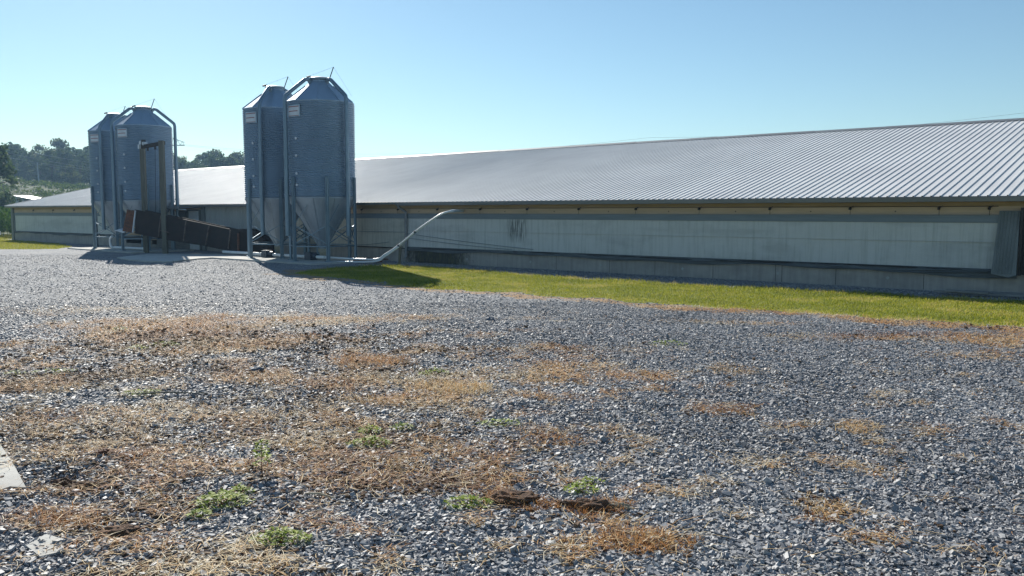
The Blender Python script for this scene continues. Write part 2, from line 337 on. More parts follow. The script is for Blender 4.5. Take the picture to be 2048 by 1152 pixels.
def sdist(poly, X, Y):
    P = np.array(poly); d = np.full(X.shape, 1e9); ins = np.zeros(X.shape, bool); j = len(P)-1
    for i in range(len(P)):
        ax, ay = P[j]; bx, by = P[i]; ex, ey = bx-ax, by-ay
        t_ = np.clip(((X-ax)*ex+(Y-ay)*ey)/(ex*ex+ey*ey), 0, 1); d = np.minimum(d, np.hypot(X-ax-t_*ex, Y-ay-t_*ey))
        if ay != by:
            c = ((ay > Y) != (by > Y)) & (X < (bx-ax)*(Y-ay)/(by-ay)+ax); ins ^= c
        j = i
    return np.where(ins, d, -d)
def masks(X, Y):
    n1 = fbm(X*1.7, Y*1.7); n2 = fbm(X*.55+9, Y*.55+4); n3 = fbm(X*5+3, Y*5)
    lat = X*RV[0]+Y*RV[1]; dep = X*F0[0]+Y*F0[1]
    left = 1-sstep(-.02, .22, lat/np.maximum(dep, .5)); near = sstep(22, 13, dep)
    st = blobs(SE, X, Y)*(.55+.9*n1)+ .42*sstep(.56, .72, n1)*near*(.35+.65*left)+.12*left*near*sstep(.45, .6, n2)
    n5 = fbm(X*13, Y*13, 2); st = st+.75*sstep(.60, .70, fbm(X*2.4+11, Y*2.4+5))*sstep(14, 9, dep)*(.3+n2); st = np.clip(st*(.25+.8*n3+.75*n5), 0, 1)
    di = np.clip(blobs(DE, X, Y)*(.2+n1+.6*n5)+.35*left*near*sstep(.42, .62, n2), 0, 1)
    wob = (fbm(X*1.2, Y*1.2)-.5)*.9+(n3-.5)*.5
    lw = np.maximum(sstep(-.12, .25, sdist(LAWN_R, X, Y)+wob), sstep(-.2, .4, sdist(LAWN_L, X, Y)+wob))
    edge = sstep(-1.3, -.1, sdist(LAWN_R, X, Y)+wob*1.5)*(1-lw)*(Y < 20)
    st = np.clip(np.maximum(st*(1-lw), edge*.75*(.5+n3)), 0, 1); di = np.maximum(di*(1-lw), edge*.6)
    tr = sstep(12.5, 17, dep)*(1-lw)*(.25+.6*n2)*(Y < 22)
    return st, di, lw, tr
HOLE = at(115, 945)
def gz(X, Y):
    z = (fbm(X*.35, Y*.35, 3)-.5)*.10+(fbm(X*1.9+7, Y*1.9, 3)-.5)*.035
    dep = X*F0[0]+Y*F0[1]; z = z*sstep(40, 18, dep)*sstep(24, 21.5, Y)
    st, di, lw, tr = masks(X, Y); z = z+.012*st-.01*di+.0*lw
    z = z-.09*np.exp(-(((X-HOLE[0])/.28)**2+((Y-HOLE[1])/.18)**2))
    return z-.02

def axis(bounds):
    out = []
    for a, b_, st in bounds: out += list(np.arange(a, b_, st))
    return np.array(out+[bounds[-1][1]])
ax = axis([(-3000, -300, 300), (-300, -80, 20), (-80, -45, .5), (-45, -24, .25), (-24, 5, .1), (5, 14, .5), (14, 60, 6), (60, 1800, 290)])
ay = axis([(-1500, -60, 240), (-60, -4, 8), (-4, 0, .5), (0, 19, .1), (19, 25, .2), (25, 60, 2.5), (60, 300, 40), (300, 3300, 300)])
GX, GY = np.meshgrid(ax, ay); X = GX.ravel(); Y = GY.ravel()
st, di, lw, tr = masks(X, Y); Z = gz(X, Y)
nx, ny = len(ax), len(ay); idx = np.arange(nx*ny).reshape(ny, nx)
Q = np.stack([idx[:-1, :-1], idx[:-1, 1:], idx[1:, 1:], idx[1:, :-1]], -1).reshape(-1, 4)
me = np_mesh('ground', np.stack([X, Y, Z], -1), Q, M['ground'], None, True)
far = np.clip(sstep(40, 46, Y)+sstep(-70, -76, X)+sstep(14, 30, X)*(Y > 30), 0, 1)
for nm, arr in (('straw', st), ('dirt', di), ('lawn', lw), ('track', tr), ('field', far)):
    a = me.attributes.new(nm, 'FLOAT', 'POINT'); a.data.foreach_set('value', arr.astype(np.float32))
props(link('ground', me), 'grey crushed stone yard with brown soil and dry patches', 'ground', None, 'structure')

# ------------------------------------------------------------------ hill behind
def hillz(px, r):
    A = np.interp(px, [-1500, -400, 0, 60, 180, 350, 490, 640, 800, 3000], [6, 11, 11.5, 10.0, 8.6, 7.0, 6.0, 2.5, 0, 0])
    bse = A*sstep(85, 225, r); more = A*.55*sstep(225, 330, r)
    n = fbm(px/140.+5, r/22.)-.5
    return bse+more+n*1.2*sstep(90, 130, r)*np.clip(A/8, 0, 1)-.5
pxs = np.arange(-1500, 1100, 14.); rs = np.concatenate([np.arange(80, 340, 5.), np.arange(340, 900, 60.)])
PX, RR = np.meshgrid(pxs, rs); 
def polar(px, r):
    lat = (px-1024)/F; return (F0[0]+lat*RV[0])*r, (F0[1]+lat*RV[1])*r
HX, HY = polar(PX, RR); HZ = hillz(PX, RR)
HZ = np.where(HY < 46, -1, HZ)
idx = np.arange(HX.size).reshape(HX.shape)
Q = np.stack([idx[:-1, :-1], idx[:-1, 1:], idx[1:, 1:], idx[1:, :-1]], -1).reshape(-1, 4)
props(link('hill', np_mesh('hill', np.stack([HX.ravel(), HY.ravel(), HZ.ravel()], -1), Q, M['hill'], None, True)), 'scrubby green hill rising behind the barn', 'hill', None, 'structure')

# ------------------------------------------------------------------ barn
BY = 24.75; EY = 24.32; RY = EY+13.4; XL, XR = -68.95, 8.0; EZ = 2.50; RZ = 5.58
barn = thing('poultry_barn', 'very long low barn with ribbed metal roof and blue-grey side curtain', 'barn', (-30, BY, 0))
# roof : ribbed sheet
mb = MB(); sl_ = (RZ-EZ)/(RY-EY); pitch = .2205; nr = int((XR-XL)/pitch)
prof = []
for i in range(nr):
    x = XL+i*pitch; prof += [(x, 0), (x+pitch-.040, 0), (x+pitch-.036, .024), (x+pitch-.003, .024)]
prof.append((XL+nr*pitch, 0)); XR2 = XL+nr*pitch
for side in (0, 1):
    o = len(mb.v); L = len(prof)
    ys = [EY-.03, EY+4.5, EY+9, RY] if side == 0 else [2*RY-EY+.03, RY]
    for y in ys:
        zz = RZ-abs(RY-y)*sl_
        for x, h in prof: mb.v.append((x, y, zz+h))
    for j in range(len(ys)-1):
        for i in range(L-1): mb.f.append((o+j*L+i, o+j*L+i+1, o+(j+1)*L+i+1, o+(j+1)*L+i))
roof = part('roof', mb, M['roof'], barn)
mb = MB()
for i in range(0, int((XR2-XL)/3.05)+1):
    x0 = XL-.02+i*3.05; x1 = min(x0+3.07, XR2+.02); k = .004*(i % 3)
    mb.prism([(x0, RY-.22, RZ-.035+k), (x0, RY, RZ+.055+k), (x0, RY+.22, RZ-.035+k), (x0, RY+.22, RZ-.02+k), (x0, RY, RZ+.075+k), (x0, RY-.22, RZ-.02+k)], (x1-x0, 0, 0))
part('ridge_cap', mb, M['gutter'], roof)
# rake trim at left end
mb = MB()
for s2 in (1,): mb.bar((XL-.03, EY-.02, EZ-.04), (XL-.03, RY, RZ-.04), .05, .16); mb.bar((XL-.03, 2*RY-EY, EZ-.04), (XL-.03, RY, RZ-.04), .05, .16)
part('rake_trim', mb, M['siding'], barn)
# end walls
for xw in (XL+.25, XR2-.25):
    mb = MB(); mb.prism([(xw, BY+.1, 0), (xw, 2*RY-BY, 0), (xw, 2*RY-BY, EZ-.05), (xw, RY, RZ-.08), (xw, BY+.1, EZ-.05)], (.1, 0, 0)); part('end_wall', mb, M['siding'], barn)
mb = MB(); mb.box((XL+.3, 2*RY-BY-.1, 0), (XR2-.3, 2*RY-BY, EZ-.05)); part('rear_wall', mb, M['siding'], barn)
# main wall backing (board wall behind the curtains)
mb = MB(); mb.box((XL+.3, BY+.06, .5), (XR2-.3, BY+.16, EZ-.12)); part('wall', mb, M['cream'], barn)
mb = MB(); mb.box((XL+.22, BY-.06, -.3), (-51.2, BY+.18, .60)); mb.box((-51.2, BY-.05, -.3), (-34.0, BY+.18, .45)); mb.box((-34.0, BY-.06, -.3), (XR2-.2, BY+.18, .52))
part('foundation', mb, M['found'], barn)
# soffit, and the cream board's upper strip with soffit shade in its colour
mb = MB(); mb.box((XL+.15, EY+.02, EZ-.13), (XR2-.1, BY+.06, EZ-.10)); part('soffit', mb, M['soffit'], barn)
mb = MB(); mb.box((XL+.3, BY-.01, 2.24), (XR2-.3, BY+.06, EZ-.13)); part('shaded_upper_board', mb, M['soffit'], barn)
mb = MB(); mb.box((XL+.3, BY-.02, 2.0), (-51.2, BY+.06, 2.24)); mb.box((-34.2, BY-.02, 2.02), (XR2-.3, BY+.06, 2.24)); part('cream_board', mb, M['cream'], barn)
# gutters
def gutter(x0, x1, dz=0):
    g = MB(); y = EY; pr_ = [(y-.16, 2.47), (y-.14, 2.36), (y-.03, 2.35), (y+.01, 2.37), (y+.01, 2.49), (y-.02, 2.49), (y-.02, 2.39), (y-.12, 2.385), (y-.135, 2.47)]
    g.prism([(x0, a, b_+dz) for a, b_ in pr_], (x1-x0, 0, 0)); return g
part('gutter', gutter(-26.5, XR2), M['gutter'], barn)
part('gutter', gutter(-42.5, -35.2, -.0), M['gutter'], barn)
mb = MB(); mb.box((XL, EY-.035, 2.40), (-42.5, EY+.0, 2.49)); mb.box((-35.2, EY-.035, 2.40), (-26.5, EY+.0, 2.49)); part('eave_fascia', mb, M['trim'], barn)
# curtains: wrinkled sheets
def sheet(x0, x1, z0, z1, y, amp=.02, dx=.12, nz=14, zb=None):
    g = MB(); xs = np.linspace(x0, x1, max(3, int((x1-x0)/dx))); zs = np.linspace(0, 1, nz)
    Xg, Zg = np.meshgrid(xs, zs); lo = z0+(0 if zb is None else zb(Xg)); Zz = lo+(z1-lo)*Zg
    d = (fbm(Xg*1.3+Zz*.9, Zz*1.1-Xg*.3, 4)-.5)*amp*3*np.sin(np.pi*np.clip(Zg, .03, .97))
    n = len(xs)
    g.v = [(float(a), float(y+b_), float(c)) for a, b_, c in zip(Xg.ravel(), d.ravel(), Zz.ravel())]
    g.f = [(j*n+i, j*n+i+1, (j+1)*n+i+1, (j+1)*n+i) for j in range(nz-1) for i in range(n-1)]
    return g
for x0, x1, mt, z0, lab in ((-26.35, -4.30, 'curtain', .60, None), (-34.0, -26.35, 'curtain_tan', .56, 'dingier tan-grey curtain'), (-68.2, -51.3, 'curtain', .66, None)):
    c = part('side_curtain', sheet(x0, x1, z0, 1.82, BY-.07, .02), M[mt], barn, True)
    if lab: c['label'] = lab
    g = MB(); g.box((x0, BY-.10, 1.81), (x1, BY-.03, 2.01)); part('curtain_band', g, M['band'], c)
    g = MB(); g.box((x0, BY-.115, 1.995), (x1, BY-.02, 2.02)); part('curtain_rail', g, M['gutter'], c)
    g = MB(); g.box((x0, BY-.095, 1.305), (x1, BY-.077, 1.313)); part('pocket_seam', g, M['siding'], c)
    if x0 > -30 or x0 < -60:
        f = lambda Xg: .035*np.sin(Xg*.55)+.03*np.sin(Xg*1.7+1)-.05*sstep(-12, -5, Xg)
        zb0 = .52 if x0 > -30 else .6
        part('hem', sheet(x0, x1+(.4 if x0 > -30 else 0), zb0-.05, z0+.03, BY-.13, .05, .1, 6, f), M['tarp'], c, True)
    g = MB(); g.tube([(x, BY-.12, z0-.015+.02*math.sin(x*.6)) for x in np.linspace(x0, x1, 40)], .022, 6); part('hem_pipe', g, M['black'], c)
    if x0 < -60: g = MB(); g.box((x0-.10, BY-.12, .60), (x0+.04, BY-.02, 2.0)); part('curtain_frame', g, M['doorblue'], c)
# hanging ropes and folds of the hem near the right end
for z0, z1, xa, xb in ((.50, .62, -12.5, -4.0), (.47, .60, -9.0, -4.2), (.50, .55, -22, -12)):
    g = MB(); g.tube([(x, BY-.19, z1-(z1-z0)*math.sin(math.pi*(x-xa)/(xb-xa))+.01*math.sin(x*3)) for x in np.linspace(xa, xb, 40)], .014, 5); part('hem_rope', g, M['tarp'], barn)
# loose cords drooping across the curtain beside the feed pipe
for a, bb in (((-26.3, 1.18), (-19.5, .70)), ((-26.3, 1.00), (-20.5, .66)), ((-29.6, .62), (-27.4, .80)), ((-33, 1.28), (-26.4, 1.24))):
    g = MB(); g.tube([(a[0]+(bb[0]-a[0])*k/12, BY-.14, a[1]+(bb[1]-a[1])*k/12-.03*math.sin(math.pi*k/12)) for k in range(13)], .011, 5); part('cord', g, M['band'], barn)
# pulley brackets and rod
pxb = [-4.6, -5.79, -8.1]+[-10.46-2.345*i for i in range(11)]
g = MB(); g.tube([(-33.9, BY-.06, 2.21), (-4.4, BY-.06, 2.235)], .008, 5); part('winch_rod', g, M['black'], barn)
def bracket(x, z=2.19):
    g = MB(); g.box((x-.015, BY-.10, z-.02), (x+.015, BY-.02, z+.04)); g.tube([(x-.03, BY-.10, z-.01), (x+.03, BY-.10, z-.01)], .035, 8)
    g.bar((x, BY-.09, z), (x+.09, BY-.09, z+.06), .02); g.tube([(x+.01, BY-.10, z-.03), (x+.015, BY-.12, 2.0)], .006, 4); return g
for x in pxb+[-64.8, -61.5, -58.2, -54.9]: part('pulley', bracket(x), M['black'], barn)
# small fixings on the cream board
for i in range(10): x = -6.9-2.345*i; part('fixing', MB().box((x-.012, BY-.035, 2.09), (x+.012, BY-.02, 2.12)), M['black'], barn)
# foundation plates (diamonds), joints
for x, z in ((-19.69, .23), (-16.56, .235), (-13.37, .25), (-10.17, .25), (-7.02, .27), (-22.9, .22), (-24.0, .0)):
    if z <= 0: continue
    g = MB(); r_ = .05; g.prism([(x-r_, BY-.062, z), (x, BY-.062, z-r_), (x+r_, BY-.062, z), (x, BY-.062, z+r_)], (0, -.012, 0)); part('tie_plate', g, M['siding'], barn)
for x in (-16.2, -14.4, -10.05, -10.25, -8.45, -12.3, -6.1, -18.5, -21.3): part('form_joint', MB().box((x, BY-.064, .0), (x+.012, BY-.06, .5)), M['black'], barn)
# downspout
g = MB(); g.tube([(-26.45, EY-.06, 2.38), (-26.42, EY-.02, 2.28), (-26.3, BY-.16, 2.08), (-26.3, BY-.17, 1.98), (-26.3, BY-.17, .25), (-26.3, BY-.22, .14)], .058, 8)
part('downspout', g, M['gutter'], barn, True)
# dark sheet left of the moss, right hand shroud
g = MB()
def quadbox(p, e): g.prism(p, e)
quadbox([(-4.36, BY-.12, 2.12), (-3.90, BY-.12, 2.12), (-3.86, BY-.55, .52), (-4.02, BY-.55, .46), (-4.42, BY-.5, .53)], (0, .10, 0))
for k in range(6): x = -4.32+k*.075; g.bar((x, BY-.135, 2.1), (x-.03, BY-.545, .54), .012, .012)
sh = part('curtain_shroud', g, M['trim'], barn)
g = MB(); g.box((-3.86, BY-.30, .5), (-3.80, BY-.02, 2.2)); g.box((-3.8, BY-.09, .5), (-2.9, BY-.03, 2.0)); part('gap_shade_box', g, M['black'], barn)  # shade of the gap beside the shroud, put in as solid black boxes
g = MB(); g.box((-2.9, BY-.1, .5), (7.5, BY-.04, 1.9)); part('side_curtain', g, M['curtain'], barn)
# service section : siding, posts, doors
g = MB(); x = -42.1; prof = [(-42.1, 0)]
while x < -34.2: prof += [(x+.18, 0), (x+.20, -.02), (x+.23, -.02), (x+.25, 0)]; x += .25
o = 0; L = len(prof); g.v = [(a, BY-.07+h, z) for z in (.42, 2.42) for a, h in prof]; g.f = [(i, i+1, L+i+1, L+i) for i in range(L-1)]
part('siding', g, M['siding'], barn)
g = MB(); g.box((-51.2, BY-.05, .2), (-42.1, BY+.06, 2.35)); part('siding', g, M['cream'], barn)
g = MB(); g.box((-42.45, BY-.14, 0), (-42.1, BY-.03, 2.38)); part('corner_post', g, M['trim'], barn)
d = part('door', MB().box((-43.75, BY-.12, .02), (-42.72, BY-.06, 2.12)), M['white'], barn)
part('door_handle', MB().box((-42.86, BY-.16, 1.0), (-42.80, BY-.12, 1.12)), M['black'], d)
part('door_frame', MB().box((-43.86, BY-.13, 0), (-43.76, BY-.05, 2.2)).box((-42.71, BY-.13, 0), (-42.61, BY-.05, 2.2)).box((-43.76, BY-.13, 2.13), (-42.71, BY-.05, 2.2)), M['trim'], d)
part('dark_door', MB().box((-44.75, BY-.11, .02), (-43.98, BY-.055, 2.15)), M['doorblue'], barn)
part('white_panel', MB().box((-46.4, BY-.10, .9), (-44.9, BY-.055, 2.12)), M['white'], barn)
part('vent', MB().box((-45.35, BY-.13, 1.45), (-45.1, BY-.10, 1.75)), M['doorblue'], barn)
part('vent', MB().box((-46.1, BY-.13, 1.2), (-45.85, BY-.10, 1.5)), M['doorblue'], barn)
g = MB(); 
for k in range(30): g.box((-47.3+k*.12, BY-.15, 0), (-47.3+k*.12+.105, BY-.12-.008*(k % 3), .86))
part('plank_skirt', g, M['greyplank'], barn)
g = MB(); g.box((-50.2, EY-.85, 2.30), (-42.6, BY-.05, 2.36)); g.box((-50.2, EY-.88, 2.24), (-42.6, EY-.83, 2.37)); part('porch_roof', g, M['gutter'], barn)
part('eave_lamp', MB().box((-42.9, EY-.75, 2.18), (-42.35, EY-.6, 2.24)), M['white'], barn); part('wall_box', MB().box((-42.46, BY-.22, 1.1), (-42.30, BY-.14, 1.35)), M['black'], barn)
part('end_post', MB().box((XL+.2, BY-.14, 0), (XL+.55, BY-.0, 2.36)), M['trim'], barn)

# ------------------------------------------------------------------ silos
R_ = 1.41
def shared():
    d = {}
    prof = []; z = 2.62; k = 0
    while z < 6.50:
        for j in range(4):
            a = j/4; prof.append((R_+.028*math.cos(2*math.pi*a), z+.088*a))
        z += .088
    prof = [(R_, 2.60)]+prof+[(R_+.01, z), (R_, z+.03)]; zt = z+.03; d['zt'] = zt
    d['barrel'] = MB().lathe(prof, 72).mesh('barrel', M['galv'], True)
    # roof: ten flat panels with raised seams, slight skirt
    g = MB(); n = 10
    def ring(r, z, n=n): return [(r*math.cos(2*math.pi*(i+.35)/n), r*math.sin(2*math.pi*(i+.35)/n), z) for i in range(n)]
    rr = [(R_+.05, zt-.04), (R_+.045, zt), (.60, 7.29), (.40, 7.48), (.38, 7.57)]
    g.v = sum([ring(a, b_) for a, b_ in rr], []); g.f = [(j*n+i, j*n+(i+1) % n, (j+1)*n+(i+1) % n, (j+1)*n+i) for j in range(len(rr)-1) for i in range(n)]
    for i in range(n):
        a = 2*math.pi*(i+.35)/n; p = (1.45*math.cos(a), 1.45*math.sin(a), zt+.01); q = (.60*math.cos(a), .60*math.sin(a), 7.305); g.bar(p, q, .03, .03)
    d['roof_cone'] = g.mesh('roof_cone', M['galv'])
    g = MB(); g.lathe([(.0, 7.70), (.36, 7.67), (.44, 7.63), (.44, 7.57), (.40, 7.56), (.38, 7.53)], 28); d['lid'] = g.mesh('lid', M['galv_dark'], True)
    # hopper
    g = MB(); g.lathe([(R_+.02, 2.66), (R_+.02, 2.60), (.16, .55), (.16, .42)], 40)
    for i in range(10):
        a = 2*math.pi*(i+.1)/10; g.bar((1.42*math.cos(a), 1.42*math.sin(a), 2.59), (.19*math.cos(a), .19*math.sin(a), .58), .035, .02)
    d['hopper'] = g.mesh('hopper', M['galv_cone'], True)
    g = MB(); g.box((-.2, -.2, .34), (.2, .2, .48)); g.prism([(-.16, -.2, .34), (.16, -.2, .34), (.1, -.12, .12), (-.1, -.12, .12)], (0, .32, 0)); d['feed_boot'] = g.mesh('feed_boot', M['boot'])
    # a leg at local (0,-R) facing -Y : double channel
    g = MB(); y = -(R_+.055)
    g.box((-.075, y-.035, .03), (-.055, y+.045, 3.48)); g.box((.055, y-.035, .03), (.075, y+.045, 3.48)); g.box((-.055, y+.02, .03), (.055, y+.04, 3.48)); g.box((-.02, y-.045, .03), (.02, y+.018, 3.48))
    g.box((-.12, y-.10, 0.0), (.12, y+.10, .03)); d['leg'] = g.mesh('leg', M['galv_dark'])
    # brace between leg k and k+1 (60 deg)
    g = MB(); rr_ = R_+.05; a0, a1 = -math.pi/2, -math.pi/2+math.pi/3
    P = lambda a, z: (rr_*math.cos(a), rr_*math.sin(a), z)
    g.bar(P(a0, .62), P(a1, .62), .05, .05); g.bar(P(a0, .72), P(a1, 1.5), .035, .035); g.bar(P(a0, 1.5), P(a1, .72), .035, .036)
    g.bar(P(a0, 1.5), (.5*rr_*(math.cos(a0)+math.cos(a1)), .5*rr_*(math.sin(a0)+math.sin(a1)), 2.55), .02, .02)
    d['leg_brace'] = g.mesh('leg_brace', M['galv_dark'])
    g = MB(); g.lathe([(0, .0), (.055, 0), (.055, .03), (0, .035)], 14); d['porthole'] = g.mesh('sight_glass', M['white'])
    return d
SH = shared(); ZT = SH['zt']
def silo(label, px, depth, ph0, pipes, group='galvanised feed silos beside the barn', bend=0):
    p = atd(px, 423, depth); loc = (p[0], p[1], .04)
    vdir = math.atan2(-p[1], -p[0])          # towards the camera
    rz = vdir+math.pi/2                      # local -Y faces the viewer
    t_ = thing('feed_silo', label, 'feed silo', loc, rz, group)
    for nm in ('barrel', 'hopper', 'feed_boot'): link(nm, SH[nm], t_)
    rc = link('roof_cone', SH['roof_cone'], t_); link('lid', SH['lid'], rc)
    g = MB(); g.tube([(.40, -.1, 7.60), (.58, -.05, 8.12)], .022, 6); link('lid_lever', g.mesh('lid_lever', M['black']), t_); g = MB(); g.tube([(-.52, -.2, 7.64), (-.38, -.1, 7.70)], .04, 6); link('lid_latch', g.mesh('lid_latch', M['black']), t_)
    g = MB(); g.tube([(.58, -.05, 8.12), (1.3, -.4, 6.9)], .004, 4); g.tube([(.58, -.05, 8.12), (-.45, -.2, 7.68)], .004, 4); link('pull_cord', g.mesh('pull_cord', M['wire']), t_)
    for k in range(6):
        a = math.radians(ph0+60*k); L_ = link('leg', SH['leg'], t_); L_.rotation_euler = (0, 0, a)
        B_ = link('leg_brace', SH['leg_brace'], t_); B_.rotation_euler = (0, 0, a)
    # fill pipes: angle measured from the viewer side, positive to the right
    for ang in pipes:
        a = math.radians(ang)-math.pi/2; u = lambda r, z: (r*math.cos(a), r*math.sin(a), z)
        g = MB(); ro = R_+.16
        pts = [u(.42, 7.38), u(.47, 7.50), u(.56, 7.56), u(.68, 7.52), u(ro-.14, 6.90), u(ro-.03, 6.80), u(ro, 6.66), u(ro, 5.0), u(ro, 3), u(ro, 1.05)]
        g.tube(pts, [.075, .08, .08, .08, .08, .08, .08, .085, .095, .095], 12)
        for z in (2.72, 4.45): g.tube([u(ro, z-.05), u(ro, z+.05)], .108, 12); g.bar(u(R_, z), u(ro, z), .03)
        link('fill_pipe', g.mesh('fill_pipe', M['galv_dark'], True), t_)
    # name plate, left of centre
    a0, a1 = math.radians(-62), math.radians(-33.5); za, zb = 5.92, 6.40
    def curved(r, a_, b_, z0, z1, th=.012, n=6):
        g = MB()
        for i in range(n):
            t0 = a_+(b_-a_)*i/n; t1 = a_+(b_-a_)*(i+1)/n
            q = [(r*math.sin(t0), -r*math.cos(t0)), (r*math.sin(t1), -r*math.cos(t1)), ((r+th)*math.sin(t1), -(r+th)*math.cos(t1)), ((r+th)*math.sin(t0), -(r+th)*math.cos(t0))]
            g.prism([(x, y, z0) for x, y in q], (0, 0, z1-z0))
        return g
    pl = link('name_plate', curved(R_+.03, a0, a1, za, zb).mesh('name_plate', M['galv']), t_)
    link('plate_face', curved(R_+.043, a0+.02, a1-.03, za+.025, zb-.025, .006).mesh('plate_face', M['white']), pl)
    g = curved(R_+.051, a0+.03, a1-.04, zb-.085, zb-.05, .003)
    h = curved(R_+.051, a0+.05, a1-.08, zb-.27, zb-.235, .003)
    g.add(h.v, h.f); h = curved(R_+.051, a0+.03, a1-.04, za+.03, za+.05, .003); g.add(h.v, h.f)
    link('plate_lettering', g.mesh('plate_lettering', M['red']), pl)
    for z in (5.05, 4.35, 3.62, 3.15):
        a = math.radians(-44); o = link('sight_glass', SH['porthole'], t_); o.location = ((R_+.012)*math.sin(a), -(R_+.012)*math.cos(a), z); o.rotation_euler = (math.pi/2, 0, a)
    return t_
silo('nearest galvanised silo, right one of the right pair, wide pipe down its right side', 644.5, 36.2, 8.2, (-64, 42))
silo('rear silo of the right-hand pair, half hidden behind the nearest bin', 556, 38.7, 5, (-25, 128))
silo('right silo of the far left pair, standing behind the wooden hoist posts', 294, 46.1, 2, (-84, 80))
silo('leftmost galvanised silo, partly behind its neighbour with hoist posts', 237, 49.3, -4, (-30, 95))

# ------------------------------------------------------------------ slabs, pads
def slab(pts, z, label, thick=.12, z0=None):
    g = MB(); g.prism([(p[0], p[1], z-thick) for p in pts], (0, 0, thick)); return solo('concrete_slab', g, M['concrete'], label, 'slab', None, None)
slab([(-35.2, 20.7), (-27.6, 20.75), (-27.4, 24.0), (-35.2, 24.1)], .04, 'sunlit concrete pad under the right-hand pair of silos')
slab([(-50.4, 20.9), (-42.4, 20.75), (-42.4, 24.1), (-50.4, 24.1)], .04, 'concrete pad under the far left pair of silos')
slab([at(*p)[:2] for p in ((234, 516), (300, 509), (462, 508.5), (486, 513), (400, 518), (345, 524), (300, 524), (262, 521))], .035, 'shaded concrete apron under the rusty chute in front of the hoist posts')
for P_, lab in (([(0, 888), (24, 922), (52, 974), (20, 972), (-10, 982), (-60, 970), (-60, 900)], 'pale slab edge half buried in gravel at the left edge of the yard'), ([(52, 1090), (92, 1067), (122, 1076), (130, 1100), (80, 1112)], 'small pale concrete corner poking out of straw at lower left')):
    g = MB(); q = [at(*p) for p in P_]; g.prism([(p[0], p[1], -.13) for p in q], (0, 0, .128)); solo('concrete_slab', g, M['concrete'], lab, 'slab')

# ------------------------------------------------------------------ auger line under and beyond the near silos
au = thing('auger_line', 'white feed tube running under the silos and curving up to the eave', 'feed auger', (-31, 22.4, 0))
path = [(-36.8, 22.45, .17), (-34, 22.42, .17), (-31, 22.38, .17), (-28.6, 22.35, .18)]
cur = []
for (x, y), yy in zip(((745, 519), (770, 509), (797, 491), (830, 464), (860, 442.5), (883, 428), (903, 422), (925, 421.5)), (22.45, 22.5, 22.6, 22.75, 22.95, 23.2, 23.5, 23.85)): cur.append(tuple(atY(x, y, yy)))
cur = cur[:-1]+[tuple(atY(908, 421.5, 23.8))]
def smooth_path(P_, n=6):
    P_ = [np.array(p, float) for p in P_]; out = []
    for i in range(len(P_)-1):
        a, b_, c, d = P_[max(i-1, 0)], P_[i], P_[i+1], P_[min(i+2, len(P_)-1)]
        for k in range(n):
            t_ = k/n; out.append(.5*((2*b_)+(-a+c)*t_+(2*a-5*b_+4*c-d)*t_*t_+(-a+3*b_-3*c+d)*t_**3))
    return out+[P_[-1]]
g = MB(); g.tube(smooth_path(path[:-1]+[(-28.9, 22.36, .18)]), .07, 10); part('ground_tube', g, M['tube'], au, True)
g = MB(); g.tube(smooth_path([(-28.9, 22.38, .19)]+cur), .040, 10); part('curved_tube', g, M['tube'], au, True)
g = MB(); low = smooth_path([(-28.9, 22.38, .10)]+cur[:3]); g.tube([(p[0]+.03, p[1]-.02, p[2]-.10+.05*i/len(low)) for i, p in enumerate(low)], .035, 8); part('lower_tube', g, M['tube'], au, True)
g = MB(); e = cur[-2]; f9 = tuple(atY(914, 421.5, 24.1)); h9 = tuple(atY(926, 421.5, 24.7)); g.tube([e, f9, h9], .06, 10); part('eave_bracket', g, M['white'], au)
for p in (cur[2], cur[3]):
    g = MB(); q = Vector(p); g.tube([q-Vector((.03, .01, .02)), q+Vector((.03, .01, .025))], .052, 10); part('clamp', g, M['hubdark'], au)
for x in (-33.1, -29.9): g = MB(); g.box((x-.2, 22.2, .05), (x+.2, 22.55, .36)); g.tube([(x, 22.38, .2), (x+.45, 22.38, .2)], .12, 12); part('boot_box', g, M['hubdark'], au)
g = MB(); q = cur[2]; g.bar((q[0]-.02, q[1]+.05, 0), (q[0]+.05, q[1]+.05, q[2]-.04), .09, .07); g.bar((q[0]-.12, q[1]+.05, q[2]-.1), (q[0]+.16, q[1]+.05, q[2]-.05), .06); solo('support_stake', g, M['wood'], 'weathered wooden stake propping the curved white feed tube', 'stake')
for i, (px, py, dx, lab) in enumerate(((718, 523.5, 1.5, 'brown plank lying under the bend of the white feed tube'), (745, 519.5, 1.3, 'thin brown plank lying behind the lower one at the tube bend'))):
    p = at(px, py); g = MB(); g.box((p[0]-.3, p[1], .02+.0*i), (p[0]-.3+dx, p[1]+.16, .08), .12+.1*i); solo('wooden_plank', g, M['plank'], lab, 'plank')
for i, (y, x0, x1, z, r, lab) in enumerate(((23.72, -5.6, .5, .03, .02, 'long grey board lying in gravel by the foundation, right edge'), (23.5, -5.3, -4.3, .075, -.12, 'short grey board on top of the long one at the right edge'), (24.15, -5.0, -1.2, .03, -.02, 'grey board lying closest to the foundation wall at the right edge'))):
    g = MB(); g.box((x0, y, z), (x1, y+.16, z+.045), r); solo('grey_board', g, M['greyplank'], lab, 'board')
# white swan neck tube at the left silos
p = atd(225, 480, 47); g = MB(); g.tube(smooth_path([(p[0], p[1], .75), (p[0]-.25, p[1], .6), (p[0]-.25, p[1], .3), (p[0]-.05, p[1], .12), (p[0]+.3, p[1]+.1, .12), (p[0]+3.6, p[1]+.2, .14)]), .07, 10)
solo('bent_feed_tube', g, M['tube'], 'white tube bending down beneath the leftmost silo', 'feed tube', smooth=True)

